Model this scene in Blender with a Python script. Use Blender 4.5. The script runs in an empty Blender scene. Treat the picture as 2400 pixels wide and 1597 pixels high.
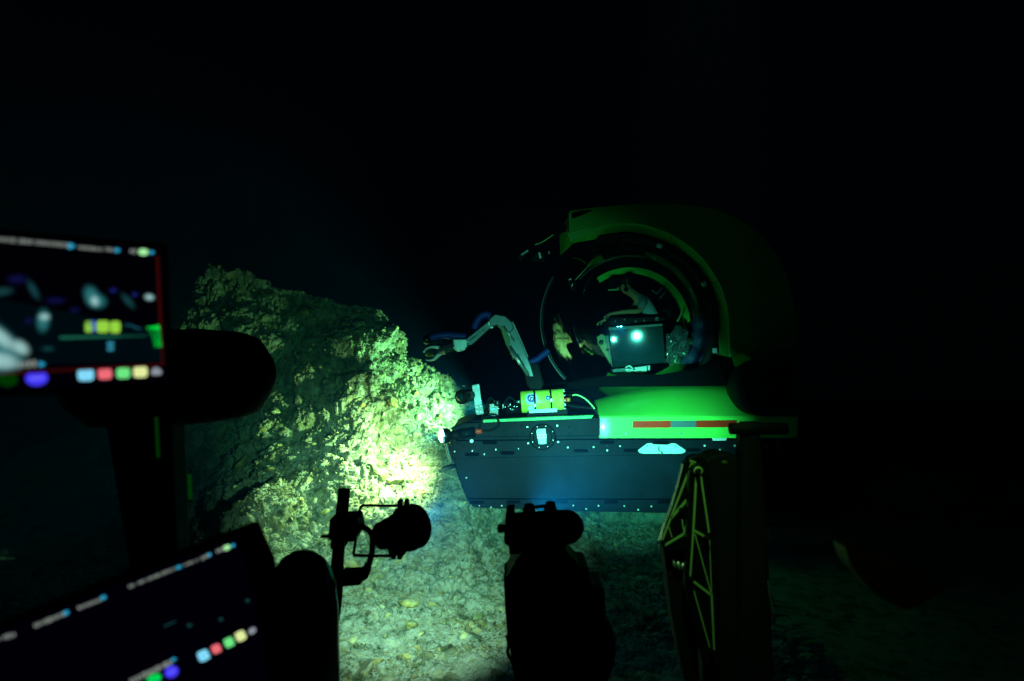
import bpy, bmesh, math, random
import numpy as np
from mathutils import Vector, Matrix, noise
R = math.radians
random.seed(7); rng = np.random.default_rng(11)
sc = bpy.context.scene
COL = sc.collection

# ------------------------------------------------------------------ camera, world, lights, exposure
CAMZ = 2.3
F = 1600.0
cam_d = bpy.data.cameras.new("camera"); cam = bpy.data.objects.new("camera", cam_d); COL.objects.link(cam)
cam.location = (0, 0, CAMZ); cam.rotation_euler = (R(90), 0, 0)
cam_d.sensor_width = 36; cam_d.lens = 24; cam_d.clip_start = 0.05; cam_d.clip_end = 300
cam_d.dof.use_dof = True; cam_d.dof.focus_distance = 7.6; cam_d.dof.aperture_fstop = 2.8
sc.camera = cam
w = bpy.data.worlds.new("World"); sc.world = w; w.use_nodes = True
w.node_tree.nodes["Background"].inputs[0].default_value = (0.10, 0.12, 0.30, 1)
w.node_tree.nodes["Background"].inputs[1].default_value = 0.0035
sc.view_settings.view_transform = 'Standard'; sc.view_settings.look = 'None'
sc.view_settings.exposure = 0; sc.view_settings.gamma = 1
cy = sc.cycles
cy.use_denoising = True; cy.max_bounces = 6; cy.diffuse_bounces = 2; cy.glossy_bounces = 3
cy.transmission_bounces = 3; cy.transparent_max_bounces = 8; cy.volume_bounces = 0
cy.sample_clamp_indirect = 4; cy.sample_clamp_direct = 0; cy.caustics_reflective = False; cy.caustics_refractive = False

def P(px, py, d):
    return Vector(((px - 1200) / F * d, d, CAMZ - (py - 798.5) / F * d))
def PX(n, d): return n / F * d

def spot(name, loc, target, energy, color, size, blend, radius=0.05):
    l = bpy.data.lights.new(name, 'SPOT'); l.energy = energy; l.color = color
    l.spot_size = R(size); l.spot_blend = blend; l.shadow_soft_size = radius
    o = bpy.data.objects.new(name, l); COL.objects.link(o); o.location = loc
    o.rotation_euler = (Vector(target) - Vector(loc)).to_track_quat('-Z', 'Y').to_euler()
    return o
LAMPC = (0.42, 0.95, 0.84)
TOPL = [P(997, 1214, 2.75), P(1250, 1240, 2.42)]
spot("floodlight_beam", TOPL[0], P(1230, 1070, 7.5), 1500, LAMPC, 29, 1.0, 0.03)
spot("floodlight_beam", TOPL[1], P(1460, 1015, 7.5), 3900, LAMPC, 30, 1.0, 0.03)
for tl in TOPL: spot("floodlight_spill", tl + Vector((0.02, 0, 0)), P(1280, 850, 7.8), 260, LAMPC, 40, 1.0, 0.022)
spot("seabed_beam", P(995, 1216, 2.74), P(955, 1310, 6.8), 1500, (1.0, 0.96, 0.80), 50, 1.0, 0.04)
spot("slope_spill", P(993, 1213, 2.76), P(760, 930, 8.5), 270, (0.8, 1.0, 0.52), 34, 1.0, 0.03)
spot("arm_fill_beam", (0.35, 1.2, 3.6), P(1625, 1090, 2.3), 75, (0.50, 0.95, 0.30), 26, 1.0, 0.02)  # unseen lamp added to brighten the folded arm's lime lines
spot("fin_fill", (0.25, 0.35, 2.7), P(2090, 1350, 1.28), 0.10, (1.0, 0.85, 0.2), 40, 1.0, 0.03)  # added faint spot that lifts the yellow fin out of the dark
BOW = P(1026, 1022, 7.42)
spot("bow_lamp_beam", BOW + Vector((-0.015, 0, 0)), BOW + Vector((-1.0, 0.30, -0.45)), 860, (1.0, 0.84, 0.42), 134, 1.0, 0.035)
BOW2 = P(1138, 955, 8.65)
spot("far_bow_lamp_beam", BOW2, BOW2 + Vector((-1.0, 0.15, 0.12)), 700, (0.75, 1.0, 0.5), 120, 1.0, 0.035)

# ------------------------------------------------------------------ materials
def mat(name, col, rough=0.6, metal=0.0, emit=None, es=0.0, var=0.0, vscale=8, bump=0.0, bscale=40, coat=0.0, spec=None):
    m = bpy.data.materials.new(name); m.use_nodes = True
    nt = m.node_tree; b = nt.nodes["Principled BSDF"]
    b.inputs["Base Color"].default_value = (*col, 1); b.inputs["Roughness"].default_value = rough
    b.inputs["Metallic"].default_value = metal
    if spec is not None: b.inputs["Specular IOR Level"].default_value = spec
    if coat: b.inputs["Coat Weight"].default_value = coat; b.inputs["Coat Roughness"].default_value = 0.08
    if emit: b.inputs["Emission Color"].default_value = (*emit, 1); b.inputs["Emission Strength"].default_value = es
    if var or bump:
        tc = nt.nodes.new("ShaderNodeTexCoord")
    if var:
        n = nt.nodes.new("ShaderNodeTexNoise"); n.inputs["Scale"].default_value = vscale; n.inputs["Detail"].default_value = 6
        nt.links.new(tc.outputs["Object"], n.inputs["Vector"])
        r = nt.nodes.new("ShaderNodeValToRGB")
        r.color_ramp.elements[0].position = 0.3; r.color_ramp.elements[1].position = 0.7
        r.color_ramp.elements[0].color = (*[c * (1 - var) for c in col], 1)
        r.color_ramp.elements[1].color = (*[min(1, c * (1 + var)) for c in col], 1)
        nt.links.new(n.outputs["Fac"], r.inputs[0]); nt.links.new(r.outputs[0], b.inputs["Base Color"])
    if bump:
        n2 = nt.nodes.new("ShaderNodeTexNoise"); n2.inputs["Scale"].default_value = bscale; n2.inputs["Detail"].default_value = 5
        nt.links.new(tc.outputs["Object"], n2.inputs["Vector"])
        bp = nt.nodes.new("ShaderNodeBump"); bp.inputs["Strength"].default_value = bump; bp.inputs["Distance"].default_value = 0.02
        nt.links.new(n2.outputs["Fac"], bp.inputs["Height"]); nt.links.new(bp.outputs[0], b.inputs["Normal"])
    return m
def emat(name, col, s):
    m = bpy.data.materials.new(name); m.use_nodes = True; nt = m.node_tree
    b = nt.nodes["Principled BSDF"]; b.inputs["Base Color"].default_value = (0, 0, 0, 1)
    b.inputs["Roughness"].default_value = 0.5; b.inputs["Specular IOR Level"].default_value = 0.0
    b.inputs["Emission Color"].default_value = (*col, 1); b.inputs["Emission Strength"].default_value = s
    return m
M = {}
M['black'] = mat('matte_black', (0.006, 0.006, 0.007), 0.7, spec=0.15)
M['blackgloss'] = mat('gloss_black', (0.006, 0.007, 0.008), 0.3, spec=0.4)
M['pont'] = mat('dark_plastic', (0.0008, 0.0045, 0.0095), 0.6, var=0.45, vscale=5, bump=0.15, spec=0.12)
M['pontdark'] = mat('dark_recess', (0.0006, 0.001, 0.0016), 0.8, spec=0.05)
M['lime'] = mat('lime_paint', (0.17, 0.86, 0.10), 0.32, var=0.05, vscale=6, bump=0.02, bscale=12, coat=0.5, spec=0.4)
M['limeedge'] = mat('lime_edge_paint', (0.06, 0.42, 0.10), 0.5, var=0.25, vscale=25)
M['bolt'] = mat('steel_bolt', (0.75, 0.8, 0.7), 0.35, 0.3)
M['steel'] = mat('brushed_steel', (0.5, 0.52, 0.5), 0.35, 0.8)
M['alu'] = mat('white_plate', (0.55, 0.62, 0.62), 0.45, 0.0, var=0.08, vscale=20)
M['armgrey'] = mat('arm_titanium', (0.075, 0.085, 0.09), 0.4, 0.3, var=0.15, vscale=12)
M['claw'] = mat('claw_metal', (0.42, 0.46, 0.44), 0.4, 0.3)
M['hose'] = mat('blue_hose', (0.012, 0.03, 0.2), 0.45)
M['red'] = mat('red_connector', (0.75, 0.05, 0.02), 0.45)
M['redtape'] = mat('red_reflective_tape', (0.9, 0.035, 0.01), 0.25, coat=0.3)
M['siltape'] = mat('silver_reflective_tape', (0.16, 0.20, 0.22), 0.28, 0.3)
M['yellow'] = mat('yellow_paint', (0.72, 0.78, 0.08), 0.45)
M['white'] = mat('white_label', (0.8, 0.82, 0.85), 0.5)
M['navy'] = mat('navy_ink', (0.03, 0.02, 0.30), 0.5)
M['cyanlab'] = mat('pale_blue_ink', (0.25, 0.5, 0.75), 0.5)
M['ink'] = mat('black_ink', (0.02, 0.03, 0.02), 0.5)
M['orange'] = mat('orange_plastic', (0.7, 0.2, 0.03), 0.5)
M['limecord'] = mat('lime_cord', (0.45, 0.75, 0.25), 0.5)
M['skin'] = mat('skin', (0.48, 0.25, 0.12), 0.6)
M['shirt'] = mat('pale_shirt', (0.27, 0.32, 0.34), 0.85, bump=0.3, bscale=15)
M['hair'] = mat('dark_hair', (0.02, 0.015, 0.01), 0.6)
M['trouser'] = mat('dark_trousers', (0.02, 0.022, 0.03), 0.85)
M['panel'] = mat('gloss_panel', (0.012, 0.03, 0.032), 0.03, spec=0.6)
M['tealedge'] = mat('panel_edge', (0.10, 0.16, 0.15), 0.6)
M['foil'] = mat('crinkled_foil', (0.6, 0.65, 0.65), 0.12, 0.9)
M['tan'] = mat('tan_board', (0.28, 0.24, 0.10), 0.6)
M['limestripe'] = mat('lime_stripe_ink', (0.36, 0.58, 0.20), 0.5)
M['limedim'] = mat('lime_band', (0.10, 0.14, 0.01), 0.5)
M['olive'] = mat('yellow_hull_paint', (0.50, 0.42, 0.04), 0.5)
M['glow'] = emat('lamp_glow', (0.85, 0.9, 1.0), 14)

def glass():
    m = bpy.data.materials.new('acrylic'); m.use_nodes = True; nt = m.node_tree; nt.nodes.clear()
    out = nt.nodes.new("ShaderNodeOutputMaterial"); mix = nt.nodes.new("ShaderNodeMixShader")
    t = nt.nodes.new("ShaderNodeBsdfTransparent"); t.inputs[0].default_value = (0.93, 0.97, 0.96, 1)
    g = nt.nodes.new("ShaderNodeBsdfGlossy"); g.inputs["Roughness"].default_value = 0.012
    geo = nt.nodes.new("ShaderNodeNewGeometry"); dt = nt.nodes.new("ShaderNodeVectorMath"); dt.operation = 'DOT_PRODUCT'
    nt.links.new(geo.outputs["Incoming"], dt.inputs[0]); nt.links.new(geo.outputs["Normal"], dt.inputs[1])
    def mth(op, a, b_=None, v=None):
        q = nt.nodes.new("ShaderNodeMath"); q.operation = op; nt.links.new(a, q.inputs[0])
        if b_ is not None: nt.links.new(b_, q.inputs[1])
        if v is not None: q.inputs[1].default_value = v
        return q.outputs[0]
    inv = nt.nodes.new("ShaderNodeMath"); inv.operation = 'SUBTRACT'; inv.inputs[0].default_value = 1.0; inv.use_clamp = True
    nt.links.new(mth('ABSOLUTE', dt.outputs["Value"]), inv.inputs[1])
    sch = mth('ADD', mth('MULTIPLY', mth('POWER', inv.outputs[0], v=3.2), v=0.68), v=0.32)
    fr = nt.nodes.new("ShaderNodeMath"); fr.operation = 'SUBTRACT'; fr.inputs[0].default_value = 1.0; nt.links.new(geo.outputs["Backfacing"], fr.inputs[1])
    nt.links.new(mth('MULTIPLY', sch, fr.outputs[0]), mix.inputs[0]); nt.links.new(t.outputs[0], mix.inputs[1])
    nt.links.new(g.outputs[0], mix.inputs[2]); nt.links.new(mix.outputs[0], out.inputs[0])
    return m
M['glass'] = glass()

# ------------------------------------------------------------------ mesh helpers
class MB:
    def __init__(s): s.v = []; s.f = []; s.sm = []
    def add(s, vs, fs, smooth=False):
        b = len(s.v); s.v += [Vector(v) for v in vs]
        s.f += [tuple(i + b for i in f) for f in fs]; s.sm += [smooth] * len(fs); return s
    def box(s, c, size, rot=None):
        hx, hy, hz = [q / 2 for q in size]; c = Vector(c)
        vs = [Vector((x, y, z)) for x in (-hx, hx) for y in (-hy, hy) for z in (-hz, hz)]
        if rot is not None: vs = [rot @ v for v in vs]
        return s.add([c + v for v in vs], [(0,1,3,2),(4,6,7,5),(0,4,5,1),(2,3,7,6),(0,2,6,4),(1,5,7,3)])
    def ring(s, c, ax, r, n, ref=None):
        ax = ax.normalized(); u = ax.orthogonal().normalized() if ref is None else (ref - ax * ref.dot(ax)).normalized()
        v = ax.cross(u)
        return [c + u * (r * math.cos(2*math.pi*i/n)) + v * (r * math.sin(2*math.pi*i/n)) for i in range(n)]
    def lathe(s, p0, p1, prof, n=32, caps=True, smooth=True):
        """prof: (t along p0->p1, radius)"""
        p0 = Vector(p0); p1 = Vector(p1); ax = p1 - p0; vs = []; fs = []
        for t, r in prof: vs += s.ring(p0 + ax * t, ax, max(r, 1e-4), n)
        m = len(prof)
        for k in range(m - 1):
            for i in range(n):
                j = (i + 1) % n; fs.append((k*n+i, k*n+j, (k+1)*n+j, (k+1)*n+i))
        s.add(vs, fs, smooth)
        if caps:
            b = len(s.v) - len(vs)
            s.f += [tuple(b + i for i in range(n))[::-1], tuple(b + (m-1)*n + i for i in range(n))]; s.sm += [False, False]
        return s
    def cyl(s, p0, p1, r0, r1=None, n=24):
        return s.lathe(p0, p1, [(0, r0), (1, r0 if r1 is None else r1)], n)
    def tube(s, pts, r, n=10, spline=True):
        pts = [Vector(p) for p in pts]
        if spline and len(pts) > 2: pts = catmull(pts, 8)
        rr = r if callable(r) else (lambda t: r)
        vs = []; fs = []; L = len(pts); ref = None
        for k, p in enumerate(pts):
            t = (pts[min(k+1, L-1)] - pts[max(k-1, 0)]).normalized()
            if ref is None: ref = t.orthogonal()
            ref = (ref - t * ref.dot(t)).normalized()
            vs += s.ring(p, t, rr(k / (L - 1)), n, ref)
        for k in range(L - 1):
            for i in range(n):
                j = (i + 1) % n; fs.append((k*n+i, k*n+j, (k+1)*n+j, (k+1)*n+i))
        s.add(vs, fs, True); b = len(s.v) - len(vs)
        s.f += [tuple(b + i for i in range(n))[::-1], tuple(b + (L-1)*n + i for i in range(n))]; s.sm += [False, False]
        return s
    def prism(s, poly, d0, d1, pix=True, smooth=False):
        """outline in pixels at distance d0, pushed straight back to d1"""
        a = [P(x, y, d0) if pix else Vector((x, d0, y)) for x, y in poly]; n = len(a)
        area = sum(a[i].x * a[(i+1) % n].z - a[(i+1) % n].x * a[i].z for i in range(n))
        if area < 0: a = a[::-1]
        b = [v + Vector((0, d1 - d0, 0)) for v in a]
        s.add(a + b, [tuple(range(n)), tuple(range(2*n-1, n-1, -1))] + [(i, i+n, (i+1) % n + n, (i+1) % n) for i in range(n)], smooth)
        return s
    def ball(s, c, r, n=20, sc_=(1,1,1)):
        c = Vector(c); vs = []; fs = []; m = n // 2
        for k in range(m + 1):
            th = math.pi * k / m
            for i in range(n):
                ph = 2*math.pi*i/n
                vs.append(c + Vector((r*sc_[0]*math.sin(th)*math.cos(ph), r*sc_[1]*math.sin(th)*math.sin(ph), r*sc_[2]*math.cos(th))))
        for k in range(m):
            for i in range(n):
                j = (i+1) % n; fs.append((k*n+i, (k+1)*n+i, (k+1)*n+j, k*n+j))
        return s.add(vs, fs, True)
def catmull(p, n):
    out = []; L = len(p)
    for i in range(L - 1):
        a = p[max(i-1, 0)]; b = p[i]; c = p[i+1]; d = p[min(i+2, L-1)]
        for k in range(n):
            t = k / n
            out.append(0.5 * ((2*b) + (c - a)*t + (2*a - 5*b + 4*c - d)*t*t + (3*b - a - 3*c + d)*t*t*t))
    out.append(p[-1]); return out

def rootloc(o):
    v = Vector((0, 0, 0))
    while o: v += o.location; o = o.parent
    return v
def obj(name, mb, m, parent=None, bevel=0.0, label=None, seg=2):
    me = bpy.data.meshes.new(name); off = rootloc(parent)
    me.from_pydata([v - off for v in mb.v], [], mb.f); me.polygons.foreach_set("use_smooth", mb.sm)
    bm = bmesh.new(); bm.from_mesh(me); bmesh.ops.remove_doubles(bm, verts=bm.verts, dist=1e-6)
    bmesh.ops.recalc_face_normals(bm, faces=bm.faces); bm.to_mesh(me); bm.free()
    me.materials.append(M[m] if isinstance(m, str) else m); me.update()
    o = bpy.data.objects.new(name, me); COL.objects.link(o)
    if parent: o.parent = parent
    if bevel:
        b = o.modifiers.new("bevel", 'BEVEL'); b.width = bevel; b.segments = seg; b.limit_method = 'ANGLE'; b.angle_limit = R(35)
        b.harden_normals = False
    if label: o["label"] = label
    return o
def thing(name, loc, label, cat, group=None):
    o = bpy.data.objects.new(name, None); COL.objects.link(o); o.location = loc; o.empty_display_size = 0.1
    tag(o, label, cat, group); return o
def tag(o, label, cat, group=None):
    o["label"] = label; o["category"] = cat
    if group: o["group"] = group
    return o
bpy.context.view_layer.update()

# ------------------------------------------------------------------ SEABED
SIL = [(-1200, 1250), (-300, 1200), (200, 1000), (360, 860), (430, 720), (462, 640), (485, 612), (560, 632), (640, 652), (720, 690), (800, 712), (880, 722), (912, 736),
       (932, 790), (950, 822), (1000, 862), (1045, 888), (1080, 916), (1115, 952), (1150, 1015), (1200, 1110), (1290, 1190), (1420, 1225), (1700, 1232), (2600, 1235)]
YR = 9.6
sx = np.array([P(a, b, YR).x for a, b in SIL]); sz = np.array([P(a, b, YR).z for a, b in SIL])
def smooth(t): t = np.clip(t, 0, 1); return t*t*(3-2*t)
def base_h(x, y):
    rz = np.interp(x, sx, sz)
    yf = np.interp(x, [-8, -3.7, -3.0, -2.2, -1.2, -0.6, 0.2, 6], [8.2, 7.8, 6.6, 5.7, 5.2, 5.6, 6.8, 7.2])
    t = (y - yf) / (YR - yf)
    tt = np.clip(t, 0, 1)
    prof = 0.20 * tt + 0.52 * tt ** 2.5 + 0.28 * smooth(tt)
    h = prof * rz
    back = np.clip((y - YR), 0, 30)
    h = np.where(y > YR, rz - np.minimum(back * 1.1, rz - 0.0) * 1.0, h)
    h = np.where(y > YR, np.maximum(h, -0.3), h)
    h = h + 0.38 * np.exp(-((x + 2.15) ** 2 / 0.45 + (y - 8.75) ** 2 / 0.18))
    h = h + 0.6 * np.exp(-((x + 2.60) ** 2 / 0.16 + (y - 6.7) ** 2 / 0.5))
    return h + 0.02 * np.sin(x * 2.1) * np.sin(y * 1.7)
def lines(lo, hi, a, b, n_in, n_out):
    left = a - (a - lo) * (np.linspace(1, 0, n_out, endpoint=False) ** 2)
    right = b + (hi - b) * (np.linspace(0, 1, n_out + 1)[1:] ** 2)
    return np.concatenate([left, np.linspace(a, b, n_in), right])
gx = lines(-26, 26, -4.8, 2.2, 520, 26); gy = lines(-6, 26, 4.4, 9.9, 420, 22)
NX, NY = len(gx), len(gy)
X, Y = np.meshgrid(gx, gy)
Z = base_h(X, Y)
e = 0.01
dzx = (base_h(X + e, Y) - base_h(X - e, Y)) / (2*e); dzy = (base_h(X, Y + e) - base_h(X, Y - e)) / (2*e)
dzy = np.where(Y > YR - 0.02, np.clip(dzy, -0.6, 0.6), dzy)
N = np.stack([-dzx, -dzy, np.ones_like(Z)], -1); N /= np.linalg.norm(N, axis=-1, keepdims=True)
steep = np.clip(1 - N[..., 2], 0, 0.45) / 0.45
disp = np.zeros_like(Z)
inner = (X > -4.9) & (X < 2.3) & (Y > 4.1) & (Y < 10.2)
for j in range(NY):
    for i in range(NX):
        p = Vector((X[j, i], Y[j, i], Z[j, i])); st = float(steep[j, i])
        d = 0.22 * noise.noise(p * 1.15) * (0.25 + st) + 0.10 * st * noise.noise(Vector((p.x*1.2, p.y*1.2, p.z*4.5)))
        if inner[j, i]:
            q = p + Vector((noise.noise(p*3.1), noise.noise(p*3.1 + Vector((9,0,0))), noise.noise(p*3.1 + Vector((0,7,0))))) * 0.11
            v1 = noise.voronoi(q * 2.6)[0]; d += (0.10 * st + 0.030) * (0.5 - v1[0]) * 1.3
            c1 = min(1.0, (v1[1] - v1[0]) / 0.12); d -= 0.055 * st * (1 - c1)
            v2 = noise.voronoi(q * 7.5)[0]; d += (0.014 * st + 0.036) * (0.5 - v2[0]) * 1.4; c2 = min(1.0, (v2[1] - v2[0]) / 0.10); d -= 0.014 * (1 - c2)
            d += (0.022 * st + 0.012) * noise.noise(p * 19) + (0.010 * st + 0.008) * noise.noise(p * 43)
        disp[j, i] = d
V = np.stack([X, Y, Z], -1) + N * disp[..., None]
verts = V.reshape(-1, 3)
idx = np.arange(NX * NY).reshape(NY, NX)
faces = np.stack([idx[:-1, :-1], idx[:-1, 1:], idx[1:, 1:], idx[1:, :-1]], -1).reshape(-1, 4)
me = bpy.data.meshes.new("seabed")
me.vertices.add(len(verts)); me.vertices.foreach_set("co", verts.ravel())
me.loops.add(faces.size); me.loops.foreach_set("vertex_index", faces.ravel().astype(np.int32))
me.polygons.add(len(faces)); me.polygons.foreach_set("loop_start", np.arange(0, faces.size, 4, dtype=np.int32))
me.polygons.foreach_set("loop_total", np.full(len(faces), 4, dtype=np.int32))
me.polygons.foreach_set("use_smooth", np.zeros(len(faces), dtype=bool))
me.update(calc_edges=True); me.validate()
seabed = bpy.data.objects.new("seabed", me); COL.objects.link(seabed); seabed["kind"] = "structure"

def rock_mat(name, attr=False):
    m = bpy.data.materials.new(name); m.use_nodes = True; nt = m.node_tree; b = nt.nodes["Principled BSDF"]
    L = nt.links.new
    b.inputs["Roughness"].default_value = 0.85; b.inputs["Specular IOR Level"].default_value = 0.25
    geo = nt.nodes.new("ShaderNodeNewGeometry")
    def nz(scale, det=8, rough=0.6, dist=0.0):
        n = nt.nodes.new("ShaderNodeTexNoise"); n.inputs["Scale"].default_value = scale; n.inputs["Detail"].default_value = det
        n.inputs["Roughness"].default_value = rough; n.inputs["Distortion"].default_value = dist
        L(geo.outputs["Position"], n.inputs["Vector"]); return n
    def ramp(fac, stops):
        r = nt.nodes.new("ShaderNodeValToRGB"); cr = r.color_ramp
        while len(cr.elements) < len(stops): cr.elements.new(0.5)
        for el, (p, c) in zip(cr.elements, stops): el.position = p; el.color = (*c, 1)
        L(fac, r.inputs[0]); return r
    def mixc(fac, a, c, mode='MIX'):
        x = nt.nodes.new("ShaderNodeMix"); x.data_type = 'RGBA'; x.blend_type = mode
        if isinstance(fac, float): x.inputs[0].default_value = fac
        else: L(fac, x.inputs[0])
        L(a, x.inputs[6]); L(c, x.inputs[7]); return x.outputs[2]
    rock = ramp(nz(14, 10, 0.7).outputs["Fac"], [(0.25, (0.035, 0.032, 0.014)), (0.45, (0.12, 0.11, 0.06)), (0.6, (0.21, 0.20, 0.12)), (0.8, (0.34, 0.34, 0.25))])
    sand = ramp(nz(60, 8, 0.8).outputs["Fac"], [(0.3, (0.20, 0.21, 0.17)), (0.55, (0.36, 0.38, 0.31)), (0.8, (0.50, 0.53, 0.46))])
    sel = ramp(nz(2.2, 6, 0.65, 0.6).outputs["Fac"], [(0.44, (0, 0, 0)), (0.56, (1, 1, 1))])
    if attr:
        at = nt.nodes.new("ShaderNodeAttribute"); at.attribute_name = "tint"
        c = mixc(0.85, rock.outputs[0], at.outputs["Color"], 'MULTIPLY')
        sep = nt.nodes.new("ShaderNodeSeparateXYZ"); L(geo.outputs["Normal"], sep.inputs[0])
        up = ramp(sep.outputs["Z"], [(0.55, (0, 0, 0)), (0.95, (0.55, 0.55, 0.55))])
        c = mixc(up.outputs[0], c, sand.outputs[0])
    else:
        sep = nt.nodes.new("ShaderNodeSeparateXYZ"); L(geo.outputs["Normal"], sep.inputs[0])
        up = ramp(sep.outputs["Z"], [(0.45, (0, 0, 0)), (0.85, (1, 1, 1))])
        mul = nt.nodes.new("ShaderNodeMath"); mul.operation = 'MAXIMUM'
        L(up.outputs[0], mul.inputs[0])
        half = nt.nodes.new("ShaderNodeMath"); half.operation = 'MULTIPLY'; half.inputs[1].default_value = 0.45
        L(sel.outputs[0], half.inputs[0]); L(half.outputs[0], mul.inputs[1])
        c = mixc(mul.outputs[0], rock.outputs[0], sand.outputs[0])
    wob = nt.nodes.new("ShaderNodeVectorMath"); wob.operation = 'MULTIPLY_ADD'; wob.inputs[1].default_value = (.07, .07, .07)
    L(nz(9, 4).outputs["Color"], wob.inputs[0]); L(geo.outputs["Position"], wob.inputs[2])
    if not attr:
        vc = nt.nodes.new("ShaderNodeTexVoronoi"); vc.inputs["Scale"].default_value = 8.5; L(wob.outputs[0], vc.inputs["Vector"])
        ve = nt.nodes.new("ShaderNodeTexVoronoi"); ve.feature = 'DISTANCE_TO_EDGE'; ve.inputs["Scale"].default_value = 8.5; L(wob.outputs[0], ve.inputs["Vector"])
        sp = nt.nodes.new("ShaderNodeSeparateColor"); L(vc.outputs["Color"], sp.inputs[0])
        cel = ramp(sp.outputs[0], [(0.40, (0, 0, 0)), (0.5, (.8, .8, .8))])
        edg = ramp(ve.outputs["Distance"], [(0.03, (0, 0, 0)), (0.06, (1, 1, 1))])
        mk = nt.nodes.new("ShaderNodeMath"); mk.operation = 'MULTIPLY'; L(cel.outputs[0], mk.inputs[0]); L(edg.outputs[0], mk.inputs[1])
        pz = ramp(nz(1.3, 4).outputs["Fac"], [(0.42, (0, 0, 0)), (0.55, (1, 1, 1))])
        mk2 = nt.nodes.new("ShaderNodeMath"); mk2.operation = 'MULTIPLY'; L(mk.outputs[0], mk2.inputs[0]); L(pz.outputs[0], mk2.inputs[1])
        cob = ramp(sp.outputs[1], [(0.2, (0.13, 0.12, 0.05)), (0.6, (0.24, 0.21, 0.09)), (0.9, (0.30, 0.31, 0.22))])
        c = mixc(mk2.outputs[0], c, cob.outputs[0])
    dark = ramp(nz(5.5, 9, 0.75, 0.4).outputs["Fac"], [(0.38, (0.22, 0.30, 0.20)), (0.50, (0.95, 0.95, 0.95)), (0.66, (1.25, 1.2, 1.1))])
    c = mixc(1.0, c, dark.outputs[0], 'MULTIPLY')
    # pale flecks of shell grit
    vor = nt.nodes.new("ShaderNodeTexVoronoi"); vor.inputs["Scale"].default_value = 34; L(geo.outputs["Position"], vor.inputs["Vector"])
    fl = ramp(vor.outputs["Distance"], [(0.05, (1, 1, 1)), (0.11, (0, 0, 0))])
    wn = ramp(nz(9, 3).outputs["Fac"], [(0.52, (0, 0, 0)), (0.62, (1, 1, 1))])
    mm = nt.nodes.new("ShaderNodeMath"); mm.operation = 'MULTIPLY'; L(fl.outputs[0], mm.inputs[0]); L(wn.outputs[0], mm.inputs[1])
    rgb = nt.nodes.new("ShaderNodeRGB"); rgb.outputs[0].default_value = (0.75, 0.78, 0.7, 1)
    c = mixc(mm.outputs[0], c, rgb.outputs[0])
    L(c, b.inputs["Base Color"])
    bp = nt.nodes.new("ShaderNodeBump"); bp.inputs["Strength"].default_value = 0.9; bp.inputs["Distance"].default_value = 0.012
    L(nz(55, 9, 0.75).outputs["Fac"], bp.inputs["Height"]); L(bp.outputs[0], b.inputs["Normal"])
    return m
me.materials.append(rock_mat("seabed_rock"))
M['stone'] = rock_mat("stone_rock", True)

# loose rubble --------------------------------------------------------------
def rock_proto(sub, seed):
    bm = bmesh.new(); bmesh.ops.create_icosphere(bm, subdivisions=sub, radius=1.0)
    r = random.Random(seed); planes = [(Vector((r.gauss(0,1), r.gauss(0,1), r.gauss(0,1))).normalized(), r.uniform(0.45, 0.8)) for _ in range(9)]
    for v in bm.verts:
        for n, d in planes:
            k = v.co.dot(n)
            if k > d: v.co -= n * (k - d) * 0.92
        v.co *= 1 + 0.10 * noise.noise(v.co * 1.7 + Vector((seed * 3.1, 0, 0)))
    s = Vector((r.uniform(0.8, 1.35), r.uniform(0.7, 1.0), r.uniform(0.45, 0.8)))
    for v in bm.verts: v.co = Vector((v.co.x*s.x, v.co.y*s.y, v.co.z*s.z))
    vs = np.array([v.co[:] for v in bm.verts]); fs = np.array([[v.index for v in f.verts] for f in bm.faces]); bm.free()
    return vs, fs
protoS = [rock_proto(1, s) for s in range(14)]
protoM = [rock_proto(2, 50 + s) for s in range(14)]
# surface samples in the part the beams reach
vi = V.reshape(-1, 3); nn = N.reshape(-1, 3); stp = steep.ravel()
inn = inner.ravel() & (vi[:, 1] < 9.75)
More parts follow.
